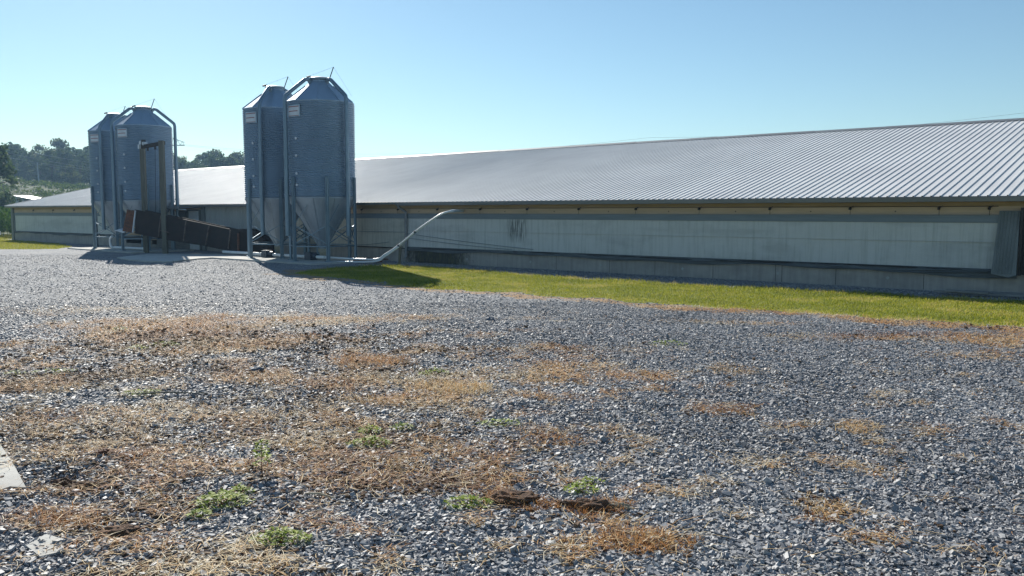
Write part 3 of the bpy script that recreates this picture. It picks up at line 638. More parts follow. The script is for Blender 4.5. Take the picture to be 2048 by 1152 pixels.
# ------------------------------------------------------------------ rusty chute between the hoist posts
ch = thing('rusty_chute', 'long dark rusty steel chute sloping down from the hoist posts to the ground', 'chute', (-40, 22, 0))
c0 = np.array([-42.8, 20.55]); c1 = np.array([-36.0, 23.75]); cd = (c1-c0)/np.linalg.norm(c1-c0); cn = np.array([cd[1], -cd[0]]); hw = .38
def onface(x, y, off=hw):
    d = ray(x, y); o = c0+cn*off
    # solve CP+d*t on plane through o with normal cn
    t_ = ((o-CP[:2])@cn)/(d[:2]@cn); return CP+d*t_
ext = np.array([-cn[0]*.03, -cn[1]*.03, 0])
top = [(270, 420), (340, 434), (412, 449), (459, 459), (489, 457.8), (507, 459), (520, 471), (541, 490)]
bot = [(541, 505), (479, 504.8), (412, 491), (340, 479.3), (270, 465.5)]
near = [onface(*p) for p in top+bot]
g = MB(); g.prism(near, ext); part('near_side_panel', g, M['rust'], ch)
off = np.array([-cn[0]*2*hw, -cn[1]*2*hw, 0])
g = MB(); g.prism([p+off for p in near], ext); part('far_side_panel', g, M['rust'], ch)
g = MB(); B_ = [onface(*p) for p in bot[::-1]]
for i in range(len(B_)-1):
    a, b_ = B_[i]+ext*1.5, B_[i+1]+ext*1.5; of = off-ext*2; g.add([a, b_, b_+of, a+of, a-[0, 0, .03], b_-[0, 0, .03], b_+of-[0, 0, .03], a+of-[0, 0, .03]], [(0, 1, 2, 3), (7, 6, 5, 4), (0, 4, 5, 1), (1, 5, 6, 2), (2, 6, 7, 3), (3, 7, 4, 0)])
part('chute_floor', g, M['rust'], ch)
g = MB()
for i in range(3): a, b_ = onface(*top[i]), onface(*top[i+1]); g.bar(a+[0, 0, .01], b_+[0, 0, .01], .06, .04)
a, b_ = onface(*bot[4]), onface(*bot[3]); g.bar(a-ext, b_-ext, .04, .06); g.bar(b_-ext, onface(*bot[2])-ext, .04, .06); g.bar(onface(*bot[2])-ext, onface(*bot[1])-ext, .04, .06)
part('edge_angle', g, M['rust'], ch)
for i, (xt, yt, xb, yb) in enumerate(((272, 421, 266.5, 465), (323, 431, 318, 474), (373, 442, 368, 482), (419, 451.5, 412.5, 489), (461.5, 460, 457.5, 497))):
    g = MB(); a, b_ = onface(xt, yt)-ext*1.3, onface(xb, yb)-ext*1.3; g.bar(a, b_, .09 if i == 0 else .06, .04); part('rib', g, M['white'] if i == 0 else M['rustrib'], ch)
g = MB(); g.prism([onface(*p) for p in ((254, 419), (270, 421), (266, 466), (245, 462))], ext); f_ = part('end_flap', g, M['rustorange'], ch); f_['label'] = 'orange-brown rusted end flap'
g = MB(); q = [onface(*p) for p in ((229, 461), (240, 459.5), (251, 464), (246, 466))]; g.prism(q, np.array([-cn[0]*.4, -cn[1]*.4, .08])); part('lip_plate', g, M['white'], ch)
g = MB(); a = onface(254, 419.5); b_ = onface(266, 421.5); g.bar(a, b_, .05, .04); part('bright_edge', g, M['rustrib'], ch)
g = MB(); a = onface(478, 466); b_ = onface(478, 503); g.bar(a-ext*2, b_-ext*2, .12, .06); part('prop', g, M['rustorange'], ch)

# ------------------------------------------------------------------ hoist
ho = thing('wooden_hoist', 'tall wooden hoist frame of two posts with crossbeam over the rusty chute', 'hoist', tuple(at(331, 508)*[1, 1, 0]))
pf = at(331, 508); pb = at(293, 505)
zt_f = atd(331, 283, (pf-CP)@FW)[2]; zt_b = atd(293, 291, (pb-CP)@FW)[2]
def post(p, z, wd): g = MB(); g.box((p[0]-wd/2, p[1]-wd/2, -.1), (p[0]+wd/2, p[1]+wd/2, z), .7); return g
part('post', post(pf, zt_f, .22), M['wood'], ho); part('post', post(pb, zt_b, .22), M['wood'], ho)
ca = Vector((pb[0]-.12, pb[1]-.02, zt_b-.12)); cb = Vector((pf[0], pf[1]+.13, zt_b-.02))
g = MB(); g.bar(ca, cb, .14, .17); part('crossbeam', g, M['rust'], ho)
g = MB(); g.box((ca.x-.1, ca.y-.12, ca.z-.08), (ca.x+.16, ca.y+.12, ca.z+.14)); g.tube([(ca.x+.1, ca.y-.1, ca.z+.22), (ca.x+.1, ca.y+.15, ca.z+.22)], .1, 12); g.tube([(ca.x+.4, ca.y-.1, ca.z+.16), (ca.x+.4, ca.y+.12, ca.z+.16)], .09, 12)
wn = part('winch', g, M['white'], ho)
g = MB(); g.box((ca.x+.2, ca.y-.08, ca.z+.1), (ca.x+.32, ca.y+.1, ca.z+.36)); part('winch_motor', g, M['black'], wn)
for k in (.3, .62, .8):
    q = ca.lerp(cb, k); g = MB(); g.tube([(q.x, q.y, q.z-.08), (q.x, q.y, q.z-.24)], .05, 8); part('pulley_block', g, M['black'], ho)
    if k > .5: g = MB(); g.tube([(q.x, q.y, q.z-.1), (q.x, q.y-.1, 2.05)], .012, 5); part('hoist_cable', g, M['black'], ho)
g = MB(); a = onface(321, 460)-ext*4; g.bar(a, a+np.array([.5, .25, -.12]), .05, .05); part('latch_arm', g, M['rustrib'], ho)

# things by the left foundation
g = MB(); p = at(109, 476); g.box((p[0]-.55, BY-.75, .35), (p[0]+.55, BY-.15, .62)); fan = solo('white_wall_box', g, M['white'], 'small white box mounted low on the far left barn foundation', 'box')
g = MB(); g.tube([(p[0]-.5, BY-.8, .1), (p[0]+.7, BY-.7, .1)], .13, 10); solo('black_pipe_piece', g, M['black'], 'short black pipe lying below the small white box', 'pipe')

# ------------------------------------------------------------------ leaf clouds
def leafcloud(C_, Rr, n, size, seed, flat=1.0, hole=.35):
    r = np.random.default_rng(seed); out = []; sh = []
    per = np.maximum((n*Rr[:, 0]**2/np.sum(Rr[:, 0]**2)).astype(int), 3)
    P_ = []
    for c, rad, k in zip(C_, Rr, per):
        d = r.normal(size=(k, 3)); d /= np.linalg.norm(d, axis=1)[:, None]; rr = r.random(k)**.45
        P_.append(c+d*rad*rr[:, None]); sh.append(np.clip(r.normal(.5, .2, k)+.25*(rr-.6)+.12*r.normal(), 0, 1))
    P_ = np.concatenate(P_); sh = np.concatenate(sh); k = len(P_)
    n1 = r.normal(size=(k, 3)); n1 /= np.linalg.norm(n1, axis=1)[:, None]; n2 = np.cross(n1, r.normal(size=(k, 3))); n2 /= np.linalg.norm(n2, axis=1)[:, None]
    s = size*(.6+.8*r.random(k))[:, None]
    V = np.stack([P_-n1*s, P_+n2*s*.6, P_+n1*s, P_-n2*s*.6], 1).reshape(-1, 3)
    return V, np.arange(len(V)).reshape(-1, 4), np.repeat(sh, 4)
def tree_proto(seed, h, wdt, mat, n=2600, leaf=.30):
    r = np.random.default_rng(seed); k = 26
    C_ = []; Rr = []
    for i in range(k):
        u = r.random(); z = h*(.22+.74*u); env = wdt*(math.sin(math.pi*min(1, (.16+u*.8)))**.7)
        a = r.random()*6.283; q = env*(.25+.7*r.random()); s = wdt*(.28+.28*r.random())*(1-.35*u)
        C_.append((q*math.cos(a), q*math.sin(a), z)); Rr.append((s, s, s*.72))
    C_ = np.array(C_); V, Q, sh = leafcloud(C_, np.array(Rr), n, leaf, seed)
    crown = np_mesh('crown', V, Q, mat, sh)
    g = MB(); g.tube([(0, 0, -1), (.05, 0, h*.3), (.1, .1, h*.7)], [.28, .2, .06], 7)
    for c in C_[:9]: g.tube([(.04, 0, h*(.25+.2*r.random())), tuple(c*.55+np.array([0, 0, c[2]*.4])), tuple(c)], [.11, .07, .02], 5)
    return crown, g.mesh('trunk', M['bark'], True)
protos = [tree_proto(1, 12, 4.2, M['leafA']), tree_proto(2, 11, 4.6, M['leafB']), tree_proto(3, 13, 3.8, M['leafA']), tree_proto(4, 9.5, 4.4, M['leafB']), tree_proto(5, 12, 4.8, M['leafA'], 3200)]
def place_tree(k, px, r, sc, label, group='trees on the hill behind the barn', dz=0):
    x, y = polar(px, r); z = float(hillz(np.array(float(px)), np.array(float(r))))-.3+dz
    t_ = thing('tree', label, 'tree', (float(x), float(y), z), random.random()*6.28, group); t_.scale = (sc, sc, sc*(.95+.15*random.random()))
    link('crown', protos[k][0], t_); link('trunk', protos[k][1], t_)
def topz(px): return np.interp(px, [-700, 0, 15, 30, 52, 57, 70, 100, 130, 160, 180, 230, 345, 380, 420, 440, 460, 490, 560, 700], [300, 318, 300, 277, 283, 300, 292, 290, 276, 288, 292, 292, 296, 312, 304, 300, 304, 306, 322, 345])
CUE = {0: 'dark green', 1: 'grey-green', 2: 'tall dark', 3: 'low olive', 4: 'broad dark'}
i = 0; tx = []
for row, (r0, x0, x1, st_) in enumerate(((238, -260, 600, 27), (258, -250, 590, 31), (282, -240, 590, 36))):
    for px in np.arange(x0, x1, st_):
        pj = px+random.uniform(-8, 8); r1 = r0+random.uniform(-6, 6); k = random.randrange(5)
        gz_ = float(hillz(np.array(float(pj)), np.array(float(r1))))
        want = H+(423-topz(pj))/F*r1-gz_+random.uniform(-.5, .5)-(1.9, .8, 0)[row]*random.uniform(.3, 1.8)
        hgt = [12, 11, 13, 9.5, 12][k]*1.03; sc = max(.45, want/hgt); tx.append((row, pj, r1, k, sc))
def seen(px):
    if px < -20: return 'left of the photo edge'
    if px < 70: return 'at the wood\'s far left'
    if px < 130: return 'behind the utility pole'
    if px < 178: return 'just left of the leftmost silo'
    if px < 345: return 'on the hill behind the left pair of silos'
    if px < 420: return 'right of the left silo pair'
    if px < 490: return 'just left of the right silo pair'
    return 'on the hill behind the right pair of silos'
ORD = ['first', 'second', 'third', 'fourth', 'fifth', 'sixth', 'seventh', 'eighth', 'ninth', 'tenth', 'eleventh', 'twelfth']
cnt = {}
for row, pj, r1, k, sc in sorted(tx, key=lambda q: q[1]):
    key = (row, seen(pj)); cnt[key] = cnt.get(key, -1)+1
    place_tree(k, pj, r1, sc, '%s %s tree %s, %s row' % (ORD[cnt[key]], CUE[k], seen(pj), ('front', 'middle', 'back')[row]))
for px, r, k, sc, lab in ((-14, 118, 4, .92, 'dark leafy tree cut by the left photo edge, nearest of all trees'), (150, 215, 3, .55, 'small bright tree at the wood edge by the leftmost silo'), (-60, 122, 0, .9, 'dark tree just outside the left photo edge')):
    place_tree(k, px, r, sc, lab, 'trees on the hill behind the barn')
# brush on the meadow, one mass
n = 900; bp = rng.uniform(-420, 620, n); br = rng.uniform(105, 232, n); bx, by = polar(bp, br); bz = hillz(bp, br)
kp = by > 52; bs = rng.uniform(.5, 1.5, n)
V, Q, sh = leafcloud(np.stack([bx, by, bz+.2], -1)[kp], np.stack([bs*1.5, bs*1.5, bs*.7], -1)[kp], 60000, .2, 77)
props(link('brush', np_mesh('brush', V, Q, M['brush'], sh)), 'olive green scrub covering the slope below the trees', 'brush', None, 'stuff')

# utility pole, wires, pylon, far shed
p = atd(78, 363, 205); q = atd(74.5, 325, 205); g = MB(); g.tube([(p[0], p[1], p[2]-1), (q[0], q[1], q[2])], [.2, .15], 8); u = thing('utility_pole', 'pale leaning utility pole at the foot of the wooded hill', 'utility pole', (p[0], p[1], p[2]-1)); part('pole', g, M['steelfar'], u)
g = MB(); r3 = Vector(tuple(RV)); g.bar(Vector(tuple(q))-r3*.9-Vector((0, 0, .4)), Vector(tuple(q))+r3*.9-Vector((0, 0, .4)), .07); part('crossarm', g, M['steelfar'], u)
def wire(a, b_, sag, label, r=.03, da=200, db=200):
    A = Vector(tuple(atd(a[0], a[1], da))); B = Vector(tuple(atd(b_[0], b_[1], db))); g = MB()
    g.tube([A.lerp(B, k/16)-Vector((0, 0, sag*4*(k/16)*(1-k/16))) for k in range(17)], r, 5); solo('power_line', g, M['wire'], label, 'power line', 'power lines crossing behind the barn')
wire((-40, 282), (480, 342), 2.2, 'topmost power line crossing the wooded hill at left', .045, 195, 215)
wire((-40, 292), (480, 345), 2.6, 'second power line from the top across the wooded hill', .045, 195, 215)
wire((-40, 303), (480, 345), 2.3, 'third power line from the top across the wooded hill', .045, 195, 215)
wire((74, 328), (480, 362), 1.2, 'lowest power line, running right from the utility pole', .035, 205, 205)
wire((345, 287), (1300, 275), 3.5, 'faint wire just above the barn ridge in mid photo', .022, 240, 210)
wire((1300, 275), (2150, 228), 1.0, 'faint wire above the barn ridge at right', .022, 210, 150)
wire((345, 289), (2150, 214), 5, 'upper faint wire in the open sky over the barn ridge', .016, 240, 120)
pc = atd(300, 340, 240); py = thing('power_pylon', 'steel lattice pylon with its arm tip showing right of the left silo pair', 'pylon', (pc[0], pc[1], pc[2]-12))
zA = atd(300, 291, 240)[2]; zB = atd(300, 258, 240)[2]; base = pc[2]-12
g = MB(); cs = [(-1, -1), (1, -1), (1, 1), (-1, 1)]
for sx_, sy_ in cs: g.bar((pc[0]+sx_*2.2, pc[1]+sy_*2.2, base), (pc[0]+sx_*.5, pc[1]+sy_*.5, zB+4), .15)
for k in range(8):
    z0 = base+(zB+4-base)*k/8; z1 = base+(zB+4-base)*(k+1)/8; w0 = 2.2-1.7*k/8; w1 = 2.2-1.7*(k+1)/8
    for j in range(4): a, b_ = cs[j], cs[(j+1) % 4]; g.bar((pc[0]+a[0]*w0, pc[1]+a[1]*w0, z0), (pc[0]+b_[0]*w1, pc[1]+b_[1]*w1, z1), .08)
part('tower', g, M['steelfar'], py)
C0 = Vector((pc[0], pc[1], 0)); g = MB()
for s2 in (-1, 1):
    t0 = C0+r3*(10*s2)+Vector((0, 0, zA)); g.bar(C0+Vector((0, 0, zA-.1)), t0, .22); g.bar(C0+Vector((0, 0, zB)), t0+Vector((0, 0, .8)), .16)
    for k in range(1, 8): f0, f1 = k/8, (k+.5)/8; g.bar(C0+r3*(10*s2*f0)+Vector((0, 0, zA)), C0+r3*(10*s2*f1)+Vector((0, 0, zB+(zA+.8-zB)*f1)), .07); g.bar(C0+r3*(10*s2*f1)+Vector((0, 0, zB+(zA+.8-zB)*f1)), C0+r3*(10*s2*(k+1)/8)+Vector((0, 0, zA)), .07)
part('crossarm', g, M['steelfar'], py)
# far shed
p0 = atd(28, 404, 128); p1 = atd(76, 404, 128); sd = thing('far_shed', 'small white-roofed shed beyond the left end of the barn', 'shed', (p0[0], p0[1], 0))
zr = atd(28, 392.5, 128)[2]; dr = Vector((p1[0]-p0[0], p1[1]-p0[1], 0)); bk = Vector((F0[0], F0[1], 0))*5; P0 = Vector((p0[0], p0[1], 0))
g = MB(); g.prism([P0+Vector((0, 0, 0)), P0+dr*.4, P0+dr*.4+Vector((0, 0, zr-.25)), P0+Vector((0, 0, zr-.05))], bk); part('wall', g, M['white'], sd)
g = MB(); g.prism([P0+dr*.4+bk*.5, P0+dr*.95+bk*.5, P0+dr*.95+bk*.5+Vector((0, 0, zr-.7)), P0+dr*.4+bk*.5+Vector((0, 0, zr-.3))], bk*.5); part('open_bay', g, M['doorblue'], sd)
g = MB(); g.prism([P0-dr*.04+Vector((0, 0, zr)), P0+dr*1.02+Vector((0, 0, zr-.75)), P0+dr*1.02+Vector((0, 0, zr-.63)), P0-dr*.04+Vector((0, 0, zr+.14))], bk*1.05); part('roof', g, M['white'], sd)
for k in (.65, .95): q = P0+dr*k; g = MB(); g.bar(q, q+Vector((0, 0, zr-.62)), .15); part('post', g, M['white'], sd)

# corn field beyond the left end
n = 2600; cx = rng.uniform(-90, -70.3, n); cy = rng.uniform(27, 60, n)
rows = np.round(cx/.75)*.75+rng.normal(0, .05, n); Vs = []; shs = []
for x, y in zip(rows, cy):
    h = rng.uniform(1.9, 2.5)
    a0 = rng.random()*3.14
    for k in range(7):
        z = h*(.15+.13*k); a = a0+3.14*k+rng.normal(0, .5); L_ = .45*rng.uniform(.7, 1.2); dx, dy = math.cos(a), math.sin(a); wx, wy = -dy*.045, dx*.045
        Vs += [(x-wx, y-wy, z), (x+wx, y+wy, z), (x+dx*L_*.6+wx, y+dy*L_*.6+wy, z+.28), (x+dx*L_*.6-wx, y+dy*L_*.6-wy, z+.28)]
        Vs += [(x+dx*L_*.6-wx, y+dy*L_*.6-wy, z+.28), (x+dx*L_*.6+wx, y+dy*L_*.6+wy, z+.28), (x+dx*L_+wx*.2, y+dy*L_+wy*.2, z+.08), (x+dx*L_-wx*.2, y+dy*L_-wy*.2, z+.08)]
        shs += [rng.random()]*8
    Vs += [(x-.02, y, 0), (x+.02, y, 0), (x+.012, y, h), (x-.012, y, h)]; shs += [.4]*4
V = np.array(Vs); props(link('corn_field', np_mesh('corn_field', V, np.arange(len(V)).reshape(-1, 4), M['corn'], np.array(shs))), 'green corn standing beyond the left end of the barn', 'corn', None, 'stuff')

# ------------------------------------------------------------------ gravel stones (one mass)
def polar_scatter(n, d0, d1, dens_pow, ang=.68):
    u_ = rng.random(n); p = 2-dens_pow
    d = (d0**p+u_*(d1**p-d0**p))**(1/p); a = rng.uniform(-ang, ang, n)
    lat = np.tan(a)*d; return F0[0]*d+RV[0]*lat, F0[1]*d+RV[1]*lat, d
CUBE = np.array([(-1, -1, -1), (1, -1, -1), (1, 1, -1), (-1, 1, -1), (-1, -1, 1), (1, -1, 1), (1, 1, 1), (-1, 1, 1)])*.5
CF = np.array([(3, 2, 1, 0), (4, 5, 6, 7), (0, 1, 5, 4), (1, 2, 6, 5), (2, 3, 7, 6), (3, 0, 4, 7)])
DARKG = ell([(1320, 640, 110, 8, 1), (500, 745, 60, 8, .8), (200, 755, 190, 10, .9), (100, 730, 150, 10, .6), (1350, 860, 250, 40, .5), (650, 545, 250, 5, .5), (1000, 660, 300, 8, .4)])
def in_pad(X, Y): return ((X > -35.2) & (X < -27.4) & (Y > 20.75) & (Y < 24.1)) | ((X > -50.4) & (X < -42.4) & (Y > 20.8)) | (Y > 24.6)
APR = [tuple(at(*p)[:2]) for p in ((234, 516), (300, 509), (462, 508.5), (486, 513), (400, 518), (345, 524), (300, 524), (262, 521))]
def stones(n, d0, d1, dp, smin, smax, seed):
    X, Y, d = polar_scatter(n, d0, d1, dp)
    st, di, lw, tr = masks(X, Y)
    keep = (rng.random(len(X)) > .60*np.clip(st*1.0+di*.9, 0, 1)) & (lw < .3+.2*rng.random(len(X))) & ~in_pad(X, Y) & (Y < 24.65) & (sdist(APR, X, Y) < 0)
    X, Y, d, tr = X[keep], Y[keep], d[keep], tr[keep]; n = len(X)
    s = np.exp(rng.normal(0, .30, n))*(smin+smax)/2*.70; s = np.clip(s, smin*.45, smax*1.3)*np.clip(d/14, 1, 1.12)*(1-.35*tr)
    dims = np.stack([s*rng.uniform(.9, 1.4, n), s*rng.uniform(.6, 1.0, n), s*rng.uniform(.22, .48, n)], -1)
    V = CUBE[None]*(1+rng.uniform(-.42, .30, (n, 8, 3))); V = V*dims[:, None, :]
    # random tilt (mostly flat) then yaw
    fl = np.clip(1.15-.03*d, .55, 1)*(1-.3*tr); tx, ty, yaw = rng.normal(0, .40, n)*fl, rng.normal(0, .40, n)*fl, rng.uniform(0, 6.283, n)
    def rot(V, a, i, j): c, s3 = np.cos(a)[:, None], np.sin(a)[:, None]; A, B = V[..., i].copy(), V[..., j].copy(); V[..., i] = A*c-B*s3; V[..., j] = A*s3+B*c
    rot(V, tx, 1, 2); rot(V, ty, 0, 2); rot(V, yaw, 0, 1)
    z = gz(X, Y)+dims[:, 2]*.3+rng.random(n)*s*.3
    V += np.stack([X, Y, z], -1)[:, None, :]
    Q = (CF[None]+(np.arange(n)*8)[:, None, None]).reshape(-1, 4)
    sh = np.clip(rng.normal(.42, .17, n)+.42*(fbm(X*.5, Y*.5)-.5)+.3*(fbm(X*3, Y*3)-.5)+(rng.random(n) > .97)*.4-.22*blobs(DARKG, X, Y), 0, 1)
    return V.reshape(-1, 3), Q, np.repeat(sh, 8)
parts_ = [stones(190000, 3.0, 9, 0.2, .021, .034, 1), stones(230000, 9, 20, 1.1, .022, .036, 2), stones(130000, 20, 42, 1.2, .025, .04, 3), stones(3500, 3, 22, .7, .04, .055, 4)]
V = np.concatenate([p[0] for p in parts_]); o = np.cumsum([0]+[len(p[0]) for p in parts_[:-1]]); Q = np.concatenate([p[1]+k for p, k in zip(parts_, o)]); sh = np.concatenate([p[2] for p in parts_])
props(link('gravel', np_mesh('gravel', V, Q, M['stone'], sh)), 'loose blue-grey crushed stone covering the yard', 'gravel', None, 'stuff')

# brown soil crumbs among the stones (one mass)
def crumbs(n, d0, d1, dp, smin, smax):
    X, Y, d = polar_scatter(n, d0, d1, dp); st, di, lw, tr = masks(X, Y)
    k = (rng.random(len(X)) < np.clip(di*.55+st*.15-.10, .01, 1)*sstep(17, 12, d)) & (lw < .3); X, Y, d = X[k], Y[k], d[k]; n = len(X)
    s = np.clip(np.exp(rng.normal(0, .5, n))*(smin+smax)/2, smin, smax*2)*np.clip(d/10, 1, 1.8)
    V = CUBE[None]*(1+rng.uniform(-.5, .25, (n, 8, 3)))*np.stack([s, s*rng.uniform(.6, 1, n), s*rng.uniform(.4, .9, n)], -1)[:, None, :]
    a = rng.uniform(0, 6.28, n); c, s3 = np.cos(a)[:, None], np.sin(a)[:, None]; A, B = V[..., 0].copy(), V[..., 1].copy(); V[..., 0] = A*c-B*s3; V[..., 1] = A*s3+B*c
    V += np.stack([X, Y, gz(X, Y)+s*.3+rng.random(n)*.012], -1)[:, None, :]
    return V.reshape(-1, 3), (CF[None]+(np.arange(n)*8)[:, None, None]).reshape(-1, 4), np.repeat(np.clip(rng.normal(.45, .2, n), 0, 1), 8)
M['soil'], t, b = attr_mat('soil_crumb', [(0, (.045, .028, .02)), (.5, (.14, .09, .058)), (.85, (.25, .175, .12)), (1, (.40, .31, .23))], .9, 0, .2)
pp = [crumbs(240000, 3, 11, .3, .007, .018), crumbs(120000, 11, 20, 1, .010, .022)]
props(link('soil', np_mesh('soil', np.concatenate([pp[0][0], pp[1][0]]), np.concatenate([pp[0][1], pp[1][1]+len(pp[0][0])]), M['soil'], np.concatenate([pp[0][2], pp[1][2]]))), 'crumbly brown soil between the stones', 'soil', None, 'stuff')

# ------------------------------------------------------------------ blades: straw, lawn
def blades(X, Y, Z0, L_, W_, lean, sh, bend=.5):
    n = len(X); a = rng.uniform(0, 6.283, n); dx, dy = np.cos(a), np.sin(a); b2 = a+rng.normal(1.57, .4, n); wx, wy = np.cos(b2)*W_/2, np.sin(b2)*W_/2
    cl, sl2 = np.cos(lean), np.sin(lean)
    P0_ = np.stack([X, Y, Z0], -1); P1_ = P0_+np.stack([dx*L_*.5*cl, dy*L_*.5*cl, L_*.5*sl2], -1); l2 = lean-bend
    t2 = rng.normal(0, .35, n); d2x, d2y = np.cos(a+t2), np.sin(a+t2)
    P2_ = P1_+np.stack([d2x*L_*.5*np.cos(l2), d2y*L_*.5*np.cos(l2), L_*.5*np.sin(l2)], -1)
    W3 = np.stack([wx, wy, np.zeros(n)], -1)
    V = np.stack([P0_-W3, P0_+W3, P1_+W3*.9, P1_-W3*.9, P2_+W3*.25, P2_-W3*.25], 1).reshape(-1, 3)
    b0 = (np.arange(n)*6)[:, None, None]; Q = (np.array([[0, 1, 2, 3], [3, 2, 4, 5]])[None]+b0).reshape(-1, 4)
    return V, Q, np.repeat(sh, 6)
X, Y, d = polar_scatter(420000, 3.0, 19, .7); st, di, lw, tr = masks(X, Y)
k = (rng.random(len(X)) < np.clip(st*1.05-.14+.12*di, 0.012, .65)) & (lw < .4); X, Y, d, st = X[k], Y[k], d[k], st[k]
n = len(X); red = np.clip(fbm(X*1.1+40, Y*1.1+3), 0, 1)
sh = np.clip(rng.normal(.50, .22, n)+(.5-red)*1.3+(.5-fbm(X*.5+70, Y*.5))*1.0, 0, 1); tuft = (rng.random(n) < .3*st)
ORA = ell([(745, 722, 70, 14, 1), (700, 905, 70, 12, 1), (890, 968, 150, 12, .9), (690, 930, 60, 10, .9), (250, 675, 70, 8, .8), (1440, 822, 60, 7, 1), (110, 1030, 90, 20, 1), (280, 910, 60, 9, 1), (560, 925, 60, 9, .9), (490, 690, 60, 7, .8), (650, 770, 90, 8, .8), (820, 870, 70, 8, .8), (420, 965, 60, 9, .9), (1100, 885, 60, 6, .9), (1285, 990, 60, 8, .8), (600, 640, 70, 6, .6), (360, 700, 60, 6, .7), (1800, 668, 240, 7, .4)])
sh = np.clip(sh-.42*blobs(ORA, X, Y)+.12, 0, 1)
lean = np.where(tuft, rng.uniform(.3, 1.2, n), rng.uniform(-.05, .35, n))
V, Q, s4 = blades(X, Y, gz(X, Y)+rng.uniform(.004, .035, n), rng.uniform(.04, .13, n)*np.where(tuft, .8, 1), rng.uniform(.0025, .0055, n)*np.clip(d/8, 1, 2), lean, sh, np.where(tuft, .7, .25))
# longer pale loose stalks
X2, Y2, d2 = polar_scatter(26000, 3, 14, .8); s2, i2, l2, t2 = masks(X2, Y2); k = rng.random(len(X2)) < np.clip(s2*.9+.4*i2, .03, 1); X2, Y2 = X2[k], Y2[k]; m_ = len(X2)
V2, Q2, s6 = blades(X2, Y2, gz(X2, Y2)+rng.uniform(.012, .04, m_), rng.uniform(.08, .22, m_), rng.uniform(.003, .006, m_), rng.uniform(-.05, .25, m_), np.clip(rng.normal(.82, .15, m_), 0, 1), .1)
Q = np.concatenate([Q, Q2+len(V)]); V = np.concatenate([V, V2]); s4 = np.concatenate([s4, s6])
props(link('dry_straw', np_mesh('dry_straw', V, Q, M['straw'], s4)), 'dead tan and rust coloured straw scattered in mats on the gravel', 'dry grass', None, 'stuff')
# lawn
X = rng.uniform(-26.5, 9, 330000); Y = rng.uniform(15.5, 24.2, 330000); st, di, lw, tr = masks(X, Y); k = (rng.random(len(X)) < lw**1.5)
X, Y = X[k], Y[k]; n = len(X); dry = sstep(.5, .68, fbm(X*.9, Y*.9+5)); sd_ = sdist(LAWN_R, X, Y)
top_ = sstep(1.2, .1, sd_)*(Y > 19.5)
hgt = rng.uniform(.022, .052, n)*(1+1.3*top_*rng.random(n))*(.75+.6*fbm(X*.7+9, Y*.7)); sh = np.clip(rng.normal(.42, .2, n)+.35*dry+.55*(fbm(X*.5+3, Y*1.3)-.5)+.4*(fbm(X*3, Y*3)-.5)+.25*(Y < 18)*sstep(.8, .0, sd_), 0, 1)
V1 = blades(X, Y, gz(X, Y)-.003, hgt*1.4, rng.uniform(.006, .011, n), rng.uniform(.8, 1.45, n), sh, .5)
props(link('lawn_grass', np_mesh('lawn_grass', V1[0], V1[1], M['grass'], V1[2])), 'bright green grass strip in front of the long barn wall', 'grass', None, 'stuff')
X = rng.uniform(-100, -50, 120000); Y = rng.uniform(16.5, 30, 120000); st, di, lw, tr = masks(X, Y); k = lw > .5; X, Y = X[k], Y[k]; n = len(X)
V1 = blades(X, Y, gz(X, Y), rng.uniform(.06, .12, n), rng.uniform(.012, .02, n), rng.uniform(.8, 1.45, n), np.clip(rng.normal(.6, .2, n), 0, 1), .5)
props(link('lawn_grass', np_mesh('lawn_grass', V1[0], V1[1], M['grass'], V1[2])), 'small green lawn in front of the far left end of the barn', 'grass', None, 'stuff')

# ------------------------------------------------------------------ weeds, clods, rocks
def weed(px, py, rad, h, n, label, tall=False, mat='weed', kind='weed'):
    p = at(px, py); z0 = float(gz(np.array([p[0]]), np.array([p[1]]))[0]); r = np.random.default_rng(int(px*7+py)); Vs = []; sh = []
    for i in range(n):
        if tall: z = h*(.35+.65*r.random()); rr = .05*(1-.7*z/h)+.02; a = r.random()*6.28; c = np.array([p[0]+rr*math.cos(a), p[1]+rr*math.sin(a), z0+z]); L_ = .035
        else:
            a = r.random()*6.28; q = rad*r.random()**.6; zz = h*(1-(q/rad)**1.5)*r.uniform(.3, 1)+.03; c = np.array([p[0]+q*math.cos(a)*RV[0]*1.3+q*math.sin(a)*F0[0]*.8, p[1]+q*math.cos(a)*RV[1]*1.3+q*math.sin(a)*F0[1]*.8, z0+zz]); L_ = .022+.016*r.random()
        a2 = r.random()*6.28; u_ = np.array([math.cos(a2), math.sin(a2), r.uniform(-.2, .6)]); u_ /= np.linalg.norm(u_); w_ = np.cross(u_, [0, 0, 1.]); w_ = w_/np.linalg.norm(w_)+np.array([0, 0, r.uniform(-.4, .4)])
        Vs += [c-u_*L_*.2, c+u_*L_*.4+w_*L_*.32, c+u_*L_, c+u_*L_*.4-w_*L_*.32]; sh += [np.clip(r.normal(.6, .25), 0, 1)]*4
    V = np.array(Vs)-[p[0], p[1], z0]
    t_ = thing('weed', label, kind, (p[0], p[1], z0), 0, 'green weeds growing in the gravel')
    link('leaf_cluster', np_mesh('leaf_cluster', V, np.arange(len(V)).reshape(-1, 4), M[mat], np.array(sh)), t_)
    g = MB()
    for i in range(1 if tall else 7):
        a = r.random()*6.28; q = 0 if tall else rad*.7*r.random(); g.tube([(0, 0, 0), (q*.5*math.cos(a), q*.5*math.sin(a), h*.5), (q*math.cos(a), q*math.sin(a), h*(1 if tall else .6))], [.004, .003, .002], 4)
    link('stem', g.mesh('stem', M['straw']), t_)
weed(445, 1003, .17, .09, 300, 'leafy green weed patch in dark gravel, lower left, beside brown soil')
weed(480, 985, .08, .07, 90, 'small weed touching the upper right of the big lower left patch')
